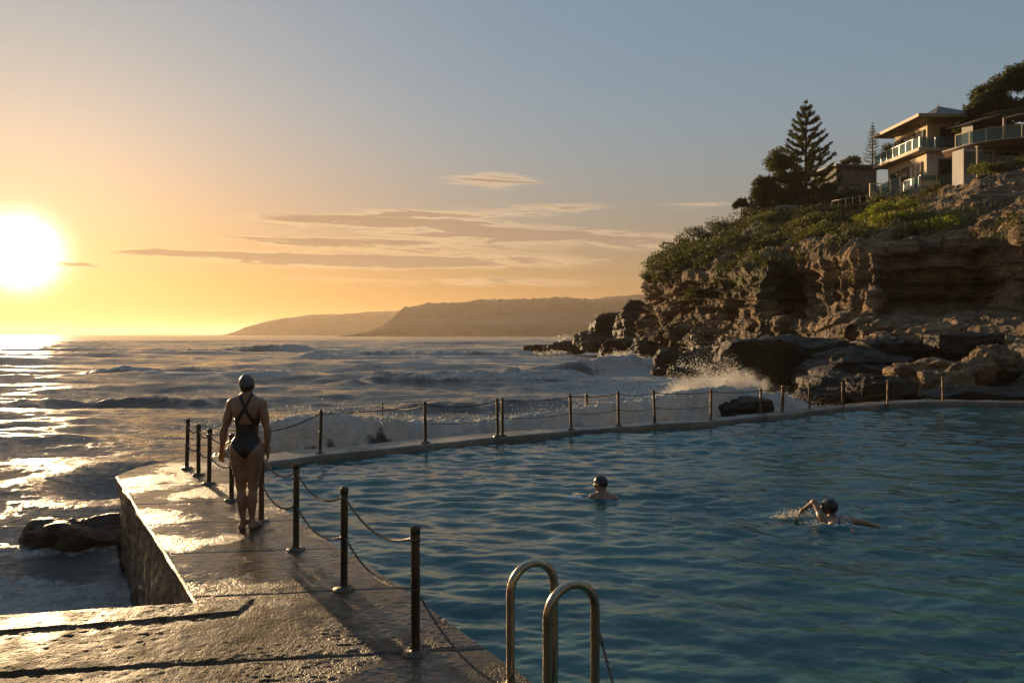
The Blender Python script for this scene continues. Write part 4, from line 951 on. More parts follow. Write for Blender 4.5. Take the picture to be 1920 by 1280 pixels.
def houses():
    # local frame of the balcony house: x across to the right, y back along its sunlit side
    K = P(1737, 349, 78); z0 = K[2]
    e1 = np.array([-.055, .9985]); e2 = np.array([.9985, .055])
    fr0 = frame_fn((0, 0, 0), e2, e1)
    root = empty('balcony_house', K, 'two-storey cream house with flat overhanging eaves and glass balcony', 'house')
    b = lambda n, m, lo, hi, par=root: bx(n, m, par, fr0, lo, hi)
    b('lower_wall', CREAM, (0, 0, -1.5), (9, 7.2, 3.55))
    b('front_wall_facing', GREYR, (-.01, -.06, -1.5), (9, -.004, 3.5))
    for y0, y1, c in ((.7, 2.9, True), (3.3, 4.4, False), (4.9, 6.6, True)): window(root, fr0, 0, -.1, y0, y1, .5 if c else .05, 2.7, 2 if y0 < 1 else 1, c)
    window(root, fr0, 1, -.16, 1.2, 3.0, .7, 2.8, 0, True); window(root, fr0, 1, -.16, 5.0, 6.6, .5, 2.8, 1, True)
    b('balcony_slab', SLAB, (-1.15, -.55, 3.56), (9, 8.3, 3.93))
    b('fascia_board', FASCIA, (-1.19, -.59, 3.60), (-1.152, 8.3, 3.90))
    b('upper_wall', CREAM, (.7, 1.3, 3.94), (9, 7.0, 7.0))
    window(root, fr0, 0, .6, 1.5, 2.6, 4.0, 6.3, 0, True); window(root, fr0, 0, .6, 3.0, 5.2, 4.0, 6.3, 1); window(root, fr0, 0, .6, 5.5, 6.8, 4.0, 6.3, 1)
    window(root, fr0, 1, 1.2, 2.2, 4.6, 4.0, 6.5, 1); window(root, fr0, 1, 1.2, 5.0, 7.4, 4.0, 6.5, 1)
    b('corner_column', CREAM, (.72, 1.0, 3.94), (1.3, 1.28, 7.0))
    mb = MB(); hip_roof(mb, -1.4, 9.5, -.9, 7.9, 7.01, (5.2, 4.0), .02, .32, fr0); rf = mb.build('roof', FASCIA, root, smooth=False)
    mb = MB(); hip_roof(mb, 1.0, 7.6, .0, 7.6, 7.36, (3.6, 3.6), 2.1, .04, fr0); mb.build('hip', ROOFM, rf, smooth=False)
    MB().box((3.56, 3.56, 9.45), (3.64, 3.64, 9.8), fr0).build('finial', ROOFM, rf, smooth=False)
    w2 = lambda x, y, z=0: K[:2]+e2*x+e1*y
    g = 'glass railings of the headland houses'
    railing('greenish glass railing along the sunlit upper balcony', [w2(-1.0, 8.1), w2(-1.0, -.4)], 1.1, lambda s: z0+3.93, g)
    railing('clear glass railing along the shaded front of the upper balcony', [w2(-.9, -.42), w2(5.4, -.42)], 1.05, lambda s: z0+3.93, g, 1.5)
    railing('lower terrace railing of pale glass below the sunlit windows', [w2(-1.3, 7.2), w2(-1.2, -.6)], 1.1, lambda s: z0-.25+.0*s, g, 1.3)
    railing('grey glass railing at the front corner of the lower terrace', [w2(-1.1, -.7), w2(2.2, -.9)], 1.15, lambda s: z0-.2, g, 1.6)
    # boarded terrace fence stepping down the slope
    a = P(1652, 368, 80)[:2]; c = P(1688, 352, 79.2)[:2]; za, zb = P(1652, 368, 80)[2], P(1688, 354, 79.2)[2]
    railing('pale framed glass fence stepping down from the terrace', [a, c], 1.25, lambda s: za+(zb-za)*s, g, 1.1, CREAM)
    gt = P(1641, 376, 80.4); t = empty('terrace_gate', gt, 'narrow framed gate at the lowest end of the terrace fence', 'gate')
    for x in (-.55, .55): MB().box((x-.06, -.06, -.3), (x+.06, .06, 1.75)).build('post', CREAM, t, smooth=False)
    MB().box((-.48, -.03, .1), (.48, .0, 1.6)).build('glass_panel', GLASS, t, smooth=False); MB().box((-.62, -.07, 1.76), (.62, .07, 1.86)).build('top_rail', CREAM, t, smooth=False)
    a = P(1560, 388, 84)[:2]; c = P(1626, 371, 81)[:2]; za, zb = P(1582, 390, 84)[2], P(1626, 380, 81)[2]
    t = empty('wire_fence', (*a, za-.3), 'thin post-and-wire fence on the slope left of the terrace gate', 'fence')
    for k in range(6):
        q = a+(c-a)*k/5-a; MB().tube([(q[0], q[1], -.6+(zb-za)*k/5), (q[0], q[1], 1.2+(zb-za)*k/5)], .04, 5).build('post', TIMBER, t)
    MB().tube([(0, 0, 1.1), (*(c-a), 1.1+zb-za)], .02, 4).build('wire', STEEL, t)
    # the house at the right with the curved balcony
    O = P(1850, 292, 68); z1 = O[2]
    root = empty('curved_balcony_house', O, 'shaded house with a curved glass balcony and thin wavy roof', 'house')
    f1 = frame_fn((0, 0, 0), (.985, .17), (-.17, .985))
    b = lambda n, m, lo, hi, par=root: bx(n, m, par, f1, lo, hi)
    b('lower_wall', GREYR, (-1.0, 1.6, -2.5), (14, 3.0, 1.0))
    window(root, f1, 1, 1.48, -.9, .1, -1.2, .7, 1, True); window(root, f1, 1, 1.48, .4, 1.9, -.8, .8, 1, True); window(root, f1, 1, 1.48, 2.3, 4.8, -.8, .85, 2, True)
    b('porch_column', FASCIA, (-.55, .5, -2.6), (-.3, .75, 1.0))
    th = np.linspace(math.radians(188), math.radians(282), 26); rim = np.stack([4.6+4.9*np.cos(th), 4.2+5.4*np.sin(th)], -1)
    rim = np.concatenate([[(-.3, 5.2)], rim, [(14, -1.1)]])
    def slab(rim, back, z0_, z1_, name, mat, par, grow=0.0):
        n = len(rim); lo = np.concatenate([rim, np.full((n, 1), z0_)], -1); hi = np.concatenate([rim, np.full((n, 1), z1_)], -1)
        if grow: lo[:, :2] += (np.array([5., 6.])-lo[:, :2])*grow
        lb = lo.copy(); lb[:, 1] = back; hb = hi.copy(); hb[:, 1] = back
        V = np.concatenate([lb, lo, hi, hb]); return MB().add(f1(V), quads(4, n)).build(name, mat, par, smooth=False)
    slab(rim, 5.3, 1.02, 1.50, 'balcony_slab', TIMBER, root, .10); slab(rim-[0, .03], 5.3, 1.51, 1.62, 'balcony_edge', GREYR, root)
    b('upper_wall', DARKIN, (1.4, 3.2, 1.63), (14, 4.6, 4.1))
    for x in (1.6, 4.2, 6.8): window(root, f1, 1, 3.08, x, x+2.3, 1.7, 3.7, 1)
    for x in (1.75, 6.6): MB().tube(f1(np.array([[x, -.1, 1.62], [x, -.1, 3.95]])), .13, 8).build('column', GREYR, root)
    xs = np.linspace(.3, 14, 40); V = []
    for z_, y_ in ((0, -1.6), (.14, -1.6), (.45, 2.0), (.2, 5)):
        V.append(np.stack([xs, np.full(40, y_)+.5*np.cos(xs*.5), 3.62+z_+.95*sstep(xs, -1, 7)-.12*sstep(xs, 9, 14)], -1))
    V.append(V[0]); MB().add(f1(np.concatenate(V)), quads(5, 40)).build('roof', ROOFM, root)
    q = f1(np.concatenate([rim[1:-1]+[.12, .14], np.zeros((len(rim)-2, 1))], -1))+O
    railing('curved glass railing with white posts around the shaded balcony', q[:, :2], 1.15, lambda s: z1+1.62, g, 1.45, CREAM)
    # low house behind, and its neighbours
    STONEW = pmat('dark_stone_render', (.10, .09, .08), (.17, .15, .13), 1.5, .85); Q = P(1598, 336, 108); t = empty('low_house', Q, 'low grey house with a flat dark roof beside the tall pine', 'house')
    f2 = frame_fn((0, 0, 0), (.98, .2), (-.2, .98)); b = lambda n, m, lo, hi: bx(n, m, t, f2, lo, hi)
    b('wall', STONEW, (-2.6, 0, -4), (4, 6, 1.6)); b('roof', ROOFM, (-3.2, -.8, 1.62), (4.6, 6.6, 1.95)); b('chimney', GREYR, (1.0, 2, 1.96), (1.8, 2.8, 2.6)); window(t, f2, 1, -.1, -1.8, .4, -.2, 1.2, 1, True); window(t, f2, 1, -.1, 1.2, 3.2, -.2, 1.2, 1)
    Q = P(1578, 366, 99); t = empty('garden_shed', Q, 'small pale rendered shed among the dark bushes under the low house', 'shed')
    b = lambda n, m, lo, hi: bx(n, m, t, f2, lo, hi)
    b('wall', GREYR, (-1.6, 0, -1.2), (2.4, 3, 1.3)); b('roof', ROOFM, (-1.9, -.35, 1.31), (2.7, 3.3, 1.48)); b('door', TIMBER, (.3, -.05, -.9), (1.1, -.004, 1.0))
    # old stone retaining walls on the slope
    V, Fc = rock_mesh((5.0, 1.0, .9), 61, 4, .06, .9); p = P(1400, 468, 78.5); o = mk('stone_wall', V, Fc, ROCK_TAN, loc=p); tag(o, 'low ruined stone wall in the scrub above the dark recess', 'wall')
    V, Fc = rock_mesh((3.6, .8, 1.3), 62, 4, .05, .92); p = P(1476, 393, 92); o = mk('stone_wall', V, Fc, STONEW, loc=p); tag(o, 'short dark garden wall at the foot of the broad dark tree', 'wall')
headlands(); _S, _N, _veg, _T, _U, _cm = cliff(); rocks(); vegetation(_S, _N, _veg, _T, _U); trees(); houses()
# ------------------------------------------------------------------ posts, chains, ladder
POSTM = pmat('weathered_bronze_post', (.055, .042, .028), (.13, .10, .065), 9, .28, .75, bump=.35, rough2=.5, stretch=(1, 1, .35))
RUSTM = pmat('rusty_post', (.10, .055, .028), (.24, .15, .085), 9, .5, .35, bump=.4, rough2=.75, stretch=(1, 1, .35))
CHAINM = pmat('galvanised_chain', (.12, .10, .08), (.26, .23, .19), 20, .35, .85)
RAILM = pmat('brushed_steel_rail', (.30, .24, .17), (.46, .38, .28), 14, .20, .95, bump=.08, rough2=.34, stretch=(1, 1, .1))
ROPEM = pmat('weathered_rope', (.04, .032, .025), (.09, .07, .05), 30, .85)
def post(base, h, label, group, mat=POSTM, r=.030, lean=(0, 0)):
    t = empty('bollard_post', base, label, 'post', group); t.rotation_euler = (lean[0], lean[1], 0)
    o = MB().lathe([(r, -.02), (r, .02), (r, h*.5), (r, h-.045)], 20).build('tube', mat, t)
    th = np.linspace(0, math.pi/2, 7); prof = [(r+.004, h-.06), (r+.004, h-.026)]+[((r+.004)*math.cos(a), h-.026+.026*math.sin(a)) for a in th[1:]]
    MB().lathe([(r-.002, h-.062)]+prof[:-1]+[(.0005, h)], 20).build('cap', mat, t)
    f = MB().lathe([(r+.001, .034), (r+.012, .024), (.082, .020), (.090, .014), (.092, -.03)], 24).build('base_flange', mat, t)
    for k in range(4):
        a = math.pi/4+k*math.pi/2; MB().lathe([(.009, .012), (.009, .028), (.0005, .032)], 6, (.062*math.cos(a), .062*math.sin(a), 0)).build('bolt', mat, f)
    e = MB()
    for z in (h-.10, h*.5): e.torus((0, -r-.010, z), (0, 1, 0), (0, 0, 1), .012, .014, .004); e.torus((0, r+.010, z), (0, 1, 0), (0, 0, 1), .012, .014, .004); e.lathe([(r-.001, z-.012), (r+.003, z-.012), (r+.003, z+.012), (r-.001, z+.012)], 20)
    for q, (z) in enumerate((h-.10, h*.5)):
        m = MB(); m.lathe([(r-.001, z-.012), (r+.003, z-.012), (r+.003, z+.012), (r-.001, z+.012)], 20).torus((0, -r-.010, z), (0, 1, 0), (0, 0, 1), .012, .014, .004).torus((0, r+.010, z), (0, 1, 0), (0, 0, 1), .012, .014, .004)
        m.build('chain_eye', mat, t)
    return t
def chain(a, b, sag, label, group, link=.029, name='chain', jitter=0):
    a = np.array(a, float); b = np.array(b, float); s = np.linspace(0, 1, 120)
    pts = a+(b-a)*s[:, None]-np.array([0, 0, 1])*(sag*4*s*(1-s))[:, None]
    if jitter: pts = pts+np.stack([jitter*np.sin(s*math.pi)*np.sin(s*9), 0*s, 0*s], -1)
    cum = np.concatenate([[0], np.cumsum(np.linalg.norm(np.diff(pts, axis=0), axis=1))]); n = int(cum[-1]/(link*.72)); mb = MB()
    for k in range(n):
        q = (k+.5)/n*cum[-1]; p = np.array([np.interp(q, cum, pts[:, m]) for m in range(3)]); p2 = np.array([np.interp(min(q+.01, cum[-1]), cum, pts[:, m]) for m in range(3)]); p1 = np.array([np.interp(max(q-.01, 0), cum, pts[:, m]) for m in range(3)])
        t = p2-p1; t /= np.linalg.norm(t); w = np.cross(t, (0, 0, 1)); w /= np.linalg.norm(w); u = np.cross(w, t)
        c_, s_ = (1, 0) if k % 2 else (.2, .98)
        mb.torus(p-a, t, w*c_+u*s_, link*.5, link*.30, .0042, 9, 5)
    o = mb.build(name, CHAINM, loc=a); return tag(o, label, 'chain', group)
def rope(a, b, sag, label, group, r=.011):
    a = np.array(a, float); b = np.array(b, float); s = np.linspace(0, 1, 22)
    pts = (b-a)*s[:, None]-np.array([0, 0, 1])*(sag*4*s*(1-s))[:, None]
    o = MB().tube(pts, r, 6).build('guard_rope', ROPEM, loc=a); return tag(o, label, 'rope', group)
def posts():
    r = np.random.default_rng(4); g = 'bollard posts along the walkway'; gc = 'chains strung along the walkway posts'
    order = ['nearest', 'second nearest', 'third nearest', 'fourth nearest', 'fifth', 'sixth', 'seventh', 'farthest']
    desc = ['tall bronze post nearest the pool ladder on the walkway edge', 'bronze walkway post second from the pool ladder, chains on both sides', 'bronze walkway post third from the pool ladder', 'bronze walkway post touching the right side of the standing woman',
            'bronze walkway post half hidden behind the left leg of the standing woman', 'bronze post closest left of the standing woman at the sea end', 'bronze post in the middle of the three at the sea end of the walkway', 'leftmost bronze post at the sea end of the walkway']
    hs = [.87, .87, .865, .86, .86, .80, .78, .80]
    B = [G(u, v) for u, v in POST_PX]
    for k, b in enumerate(B):
        b[2] = deck_height(b[:1], b[1:2])[0]
        post(b, hs[k], desc[k], g, lean=(r.normal()*.008, r.normal()*.010))
    for k in range(len(B)-1):
        a, c = B[k], B[k+1]; e = (c-a)/np.linalg.norm(c-a)*.045
        nm = ('between the post nearest the ladder and the next', 'between the second and third posts from the ladder', 'between the third post from the ladder and the post beside the woman', 'behind the legs of the standing woman', 'just left of the standing woman', 'between the two inner posts at the sea end', 'between the two outermost posts at the sea end')[k]
        chain(a+e+[0, 0, hs[k]-.10], c-e+[0, 0, hs[k+1]-.10], .125 if k < 4 else .08, 'upper sagging chain '+nm, gc)
        chain(a+e+[0, 0, hs[k]*.5], c-e+[0, 0, hs[k+1]*.5], .12 if k < 4 else .07, 'lower sagging chain '+nm, gc)
    a = B[0]; c = np.array([.02, 4.36, .06]); e = (c-a)/np.linalg.norm(c-a)*.045
    chain(a+e+[0, 0, hs[0]*.5-.03], c, .12, 'slack lower chain from the nearest post to the foot of the ladder', gc)
    # the rail on the far pool wall
    far = [(600,850,768),(798,830,752),(933,818,746),(942,817,745),(1071,805,738),(1160,799,733),(1228,794,731),(1333,788,729),(1426,778,727),(1467,773,722),(1518,769,716),(1580,764,716),(1664,759,712),(1768,754,705)]
    lab = ['dark post on the pool wall nearest the woman', 'dark post second along the far pool wall from the woman', 'left one of the close pair of posts on the far wall', 'right one of the close pair of posts on the far wall', 'dark post on the far wall just left of the short stump in the surf',
           'dark post on the far wall just right of the short stump in the surf', 'dark post on the far wall in front of the white wave, left of the splash', 'post on the far wall against the brightest white splash', 'post in front of the right end of the low flat-topped rock', 'thick post right of the low flat-topped rock',
           'rusty post first from the left against the dark rocks', 'rusty post second from the left against the dark rocks', 'rusty post third from the left against the dark rocks', 'rusty post farthest right, under the sunlit boulders']
    gf = 'posts of the rail on the far pool wall'; T = []
    for k, (u, vb, vt) in enumerate(far):
        b = G(u, vb, .0); h = (vb-vt)/F*b[1]; T.append(b+[0, 0, h-.07])
        post(b, h, lab[k], gf, RUSTM if k > 6 else POSTM, .030 if k != 9 else .042, (r.normal()*.012, r.normal()*.02))
    gr = 'ropes of the rail on the far pool wall'
    where = ['nearest the woman', 'second from the woman', None, 'left of the short stump in the surf', 'passing the short stump in the surf', 'left of the white splash', 'reaching the white splash', 'over the low flat-topped rock', 'at the right end of the low flat-topped rock', 'first from the left before the dark rocks', 'second from the left in front of the dark rocks', 'third from the left in front of the dark rocks', 'last on the right']
    for k, w in enumerate(where):
        if w is None: continue
        rope(T[k], T[k+1], .03+.04*r.random(), 'upper rope on the far wall '+w, gr)
        if k not in (0, 8, 9): rope(T[k]-[0, 0, .36], T[k+1]-[0, 0, .36], .03+.03*r.random(), 'lower rope on the far wall '+w, gr, .008)
    d0 = P(428, 806, 13.9); rope(d0, T[0], .16, 'guard rope running from behind the woman to the first far-wall post', gr)
    s1 = P(717, 790, 18.0); post(s1-[0, 0, .5], .96, 'thin faint post standing in the swell beyond the first far posts', gf, r=.022)
    s2 = P(1100, 768, 21.4); post(s2-[0, 0, .5], .96, 'short thick stump standing in the surf behind the far wall', gf, r=.045)
    rope(s1+[0, 0, .40], T[1], .10, 'guard rope from the thin post in the swell to the far wall', gr)
def ladder():
    n = np.array([.86, .51, 0]); L1 = np.array([-.008, 4.50, 0]); L2 = np.array([.195, 4.10, 0])
    t = empty('pool_ladder', (L1+L2)/2, 'steel pool ladder of two arched handrails at the pool edge', 'ladder'); o = (L1+L2)/2
    for q, (b, h, w) in enumerate(((L1, .735, .315), (L2, .735, .325))):
        R = w/2; th = np.linspace(math.pi, 0, 22)
        pts = [b+[0, 0, z] for z in np.linspace(-.02, h-R-.03, 6)]+[b+n*(R+R*math.cos(a))+[0, 0, h-R-.005+R*1.0*math.sin(a)] for a in th]+[b+n*w+[0, 0, z] for z in np.linspace(h-R-.03, -.95, 8)]
        hr = MB().tube(np.array(pts)-o, .0262, 18).build('handrail', RAILM, t)
        MB().lathe([(.028, .035), (.036, .028), (.070, .022), (.074, .012), (.076, -.02)], 22, b-o).build('flange', RAILM, hr)
    for z in (-.35, -.62, -.89):
        a = L1+n*.315; c = L2+n*.325; MB().tube(np.array([a+[0, 0, z], c+[0, 0, z]])-o, .02, 10).build('step', RAILM, t)
    # frayed mooring chain hanging beyond the ladder
    c = np.concatenate([L2+n*.325+[.028, .02, .42]]); e = np.array([.66, 4.02, -.06])
    chain(c, e, .05, 'short frayed chain hanging from the right ladder rail into the pool', 'chains strung along the walkway posts', .03)
posts(); ladder()
# ------------------------------------------------------------------ people
class Sdf:
    def __init__(s, lo, hi, h):
        s.lo = np.array(lo, float); s.h = h; s.n = np.ceil((np.array(hi)-s.lo)/h).astype(int)+1
        s.D = np.full(s.n, 1.0, np.float32); s.ax = [s.lo[k]+h*np.arange(s.n[k]) for k in range(3)]
    def _put(s, lo, hi, k, fn):
        m = k+4*s.h; a = np.clip(np.floor((np.array(lo)-m-s.lo)/s.h).astype(int), 0, s.n); b = np.clip(np.ceil((np.array(hi)+m-s.lo)/s.h).astype(int)+1, 0, s.n)
        if (b <= a).any(): return s
        X, Y, Z = np.meshgrid(s.ax[0][a[0]:b[0]], s.ax[1][a[1]:b[1]], s.ax[2][a[2]:b[2]], indexing='ij', sparse=True)
        d = fn(X, Y, Z); sl = tuple(slice(a[q], b[q]) for q in range(3)); o = s.D[sl]
        h = np.maximum(k-np.abs(o-d), 0)/k; s.D[sl] = np.minimum(o, d)-h*h*k*.25; return s
    def cap(s, a, b, ra, rb, k=.02):
        a = np.array(a, float); b = np.array(b, float); e = b-a; L2 = e@e+1e-12; r = max(ra, rb)
        def fn(X, Y, Z):
            t = np.clip(((X-a[0])*e[0]+(Y-a[1])*e[1]+(Z-a[2])*e[2])/L2, 0, 1)
            return np.sqrt((X-a[0]-t*e[0])**2+(Y-a[1]-t*e[1])**2+(Z-a[2]-t*e[2])**2)-(ra+(rb-ra)*t)
        return s._put(np.minimum(a, b)-r, np.maximum(a, b)+r, k, fn)
    def ell(s, c, r, k=.03, M=None):
        c = np.array(c, float); r = np.array(r, float); R = max(r)
        def fn(X, Y, Z):
            x, y, z = X-c[0], Y-c[1], Z-c[2]
            if M is not None: x, y, z = [M[q][0]*x+M[q][1]*y+M[q][2]*z for q in range(3)]
            k0 = np.sqrt((x/r[0])**2+(y/r[1])**2+(z/r[2])**2); k1 = np.sqrt((x/r[0]**2)**2+(y/r[1]**2)**2+(z/r[2]**2)**2)+1e-9
            return k0*(k0-1)/k1
        return s._put(c-R, c+R, k, fn)
    def union(s, o, k=.01):
        h = np.maximum(k-np.abs(s.D-o.D), 0)/k; s.D = np.minimum(s.D, o.D)-h*h*k*.25; return s
    def copy(s):
        c = object.__new__(Sdf); c.lo, c.h, c.n, c.ax, c.D = s.lo, s.h, s.n, s.ax, s.D.copy(); return c
    def grid(s): return np.meshgrid(*s.ax, indexing='ij', sparse=True)
    def clip(s, off, Rg):
        c = s.copy(); c.D = np.maximum(s.D-off, Rg).astype(np.float32); return c
    def mesh(s, relax=2):
        """naive surface nets"""
        D = np.pad(s.D, 1, constant_values=1.0); ins = D < 0; nx, ny, nz = D.shape
        c = [D[i:nx-1+i, j:ny-1+j, k:nz-1+k] for i in (0, 1) for j in (0, 1) for k in (0, 1)]
        neg = sum((q < 0).astype(np.int8) for q in c); cell = np.argwhere((neg > 0) & (neg < 8))
        cv = np.stack([q[cell[:, 0], cell[:, 1], cell[:, 2]] for q in c], -1)
        off = np.array([(i, j, k) for i in (0, 1) for j in (0, 1) for k in (0, 1)], float)
        acc = np.zeros((len(cell), 3)); cnt = np.zeros(len(cell))
        for a in range(8):
            for b in range(a+1, 8):
                if np.abs(off[a]-off[b]).sum() != 1: continue
                va, vb = cv[:, a], cv[:, b]; m = (va < 0) != (vb < 0); t = np.where(m, va/np.where(m, va-vb, 1), 0)
                acc += np.where(m[:, None], off[a]+(off[b]-off[a])*t[:, None], 0); cnt += m
        V = (cell+acc/cnt[:, None]-1)*s.h+s.lo
        idx = np.full((nx-1, ny-1, nz-1), -1, np.int64); idx[cell[:, 0], cell[:, 1], cell[:, 2]] = np.arange(len(cell)); Q = []
        for ax in range(3):
            a = [slice(1, -1)]*3; a[ax] = slice(0, -1); b = list(a); b[ax] = slice(1, None)
            A, B = ins[tuple(a)], ins[tuple(b)]; e = np.argwhere(A != B); fl = A[e[:, 0], e[:, 1], e[:, 2]]
            e = e.copy(); o1, o2 = [q for q in range(3) if q != ax]; e[:, o1] += 1; e[:, o2] += 1
            def g(d1, d2):
                f = e.copy(); f[:, o1] += d1; f[:, o2] += d2; return idx[f[:, 0], f[:, 1], f[:, 2]]
            q = np.stack([g(-1, -1), g(0, -1), g(0, 0), g(-1, 0)], -1)
            if ax == 1: fl = ~fl
            Q.append(np.where(fl[:, None], q, q[:, ::-1]))
        Q = np.concatenate(Q); Q = Q[(Q >= 0).all(1)]
        for _ in range(relax):
            S = np.zeros_like(V); C = np.zeros(len(V))
            for k in range(4):
                np.add.at(S, Q[:, k], V[Q[:, (k+1) % 4]]+V[Q[:, k-1]]); np.add.at(C, Q[:, k], 2)
            V = .5*V+.5*S/np.maximum(C, 1)[:, None]
        return V, Q
def skinmat(name, c1, c2):
    m, g, b = newmat(name); tc = g.node('ShaderNodeTexCoord').outputs['Object']
    n = g.noise(tc, 6, 4, .6); g.put(b.inputs['Base Color'], g.mix(g.step(n, .35, .65), c1, c2)); b.inputs['Roughness'].default_value = .42
    b.inputs['Subsurface Weight'].default_value = .12; b.inputs['Subsurface Radius'].default_value = (.02, .008, .004); b.inputs['Subsurface Scale'].default_value = .5
    g.put(b.inputs['Normal'], g.bump(g.noise(tc, 90, 3), .12, .004)); return m
SKIN = skinmat('tanned_skin', (.24, .130, .075), (.31, .175, .105))
SUIT = pmat('black_swimsuit', (.008, .008, .009), (.018, .017, .017), 20, .45, bump=.1)
CAPM = pmat('grey_swim_cap', (.075, .07, .072), (.11, .10, .10), 8, .4)
CAPB = pmat('black_swim_cap', (.012, .013, .017), (.028, .03, .036), 8, .3)
NAVY = pmat('navy_swimsuit', (.012, .016, .04), (.02, .026, .06), 14, .4)
HAIR = pmat('dark_hair', (.015, .010, .007), (.035, .024, .016), 30, .55)
EYE = pmat('eye', (.5, .48, .45), (.6, .58, .55), 5, .2)
def head_prims(S, c, fwd, sc=1.0):
    """head with brow, nose, lips, chin and ears; c = centre of the skull, fwd = way it looks"""
    f = np.array(fwd, float); f /= np.linalg.norm(f); r = np.cross(f, (0, 0, 1.)); r /= np.linalg.norm(r); u = np.cross(r, f); M = np.array([r, f, u]); c = np.array(c, float)
    p = lambda x, y, z: c+(r*x+f*y+u*z)*sc
    S.ell(c, np.array([.073, .094, .100])*sc, .02, M); S.ell(p(0, .035, -.055), np.array([.054, .062, .060])*sc, .03, M); S.ell(p(0, .072, -.098), np.array([.022, .022, .018])*sc, .02, M)
    S.cap(p(-.035, .080, .022), p(.035, .080, .022), .014*sc, .014*sc, .02)
    S.cap(p(0, .090, .010), p(0, .112, -.028), .009*sc, .013*sc, .012); S.ell(p(0, .092, -.062), np.array([.022, .011, .008])*sc, .008, M); S.ell(p(0, .090, -.073), np.array([.019, .011, .008])*sc, .008, M)
    for q in (-1, 1): S.ell(p(q*.076, -.002, -.018), np.array([.010, .020, .031])*sc, .008, M); S.ell(p(q*.042, .060, -.035), np.array([.022, .022, .018])*sc, .02, M)
    return p, M
def eyes(p, parent, sc=1.0):
    for q in (-1, 1):
        V, Fc = ico(2); mk('eye', V*.0125*sc+p(q*.031, .079, .004), Fc, EYE, parent)
def hand(S, w, d, side, back, curl=.35, sc=1.0):
    """five-fingered relaxed hand: w wrist, d way the fingers point, side = towards the thumb, back = back of the hand"""
    d, side, back = [np.array(q, float)/np.linalg.norm(q) for q in (d, side, back)]; w = np.array(w, float)
    S.cap(w, w+d*.03*sc, .024*sc, .026*sc, .02)
    for y in (-.026, -.009, .009, .026): S.cap(w+d*.015*sc+side*y*.6*sc, w+d*.085*sc+side*y*sc, .015*sc, .0125*sc, .012)
    for y, L, c in ((-.028, .058, 1.25), (-.0095, .072, 1.1), (.0095, .079, 1.0), (.028, .070, .9)):
        k = w+d*.085*sc+side*y*sc; a = k+(d*math.cos(curl*.4*c)-back*math.sin(curl*.4*c)+side*y*1.5)*L*.45*sc; b = a+(d*math.cos(curl*1.3*c)-back*math.sin(curl*1.3*c))*L*.32*sc; e = b+(d*math.cos(curl*2.1*c)-back*math.sin(curl*2.1*c))*L*.26*sc
        S.cap(k, a, .0098*sc, .0088*sc, .004); S.cap(a, b, .0088*sc, .008*sc, .003); S.cap(b, e, .008*sc, .0068*sc, .003)
    t0 = w+d*.028*sc+side*.026*sc; t1 = t0+(d*.75+side*.62-back*.2)*.042*sc; t2 = t1+(d*.9+side*.3-back*.25)*.034*sc
    S.cap(t0, t1, .0145*sc, .0115*sc, .010); S.cap(t1, t2, .0112*sc, .0085*sc, .003)
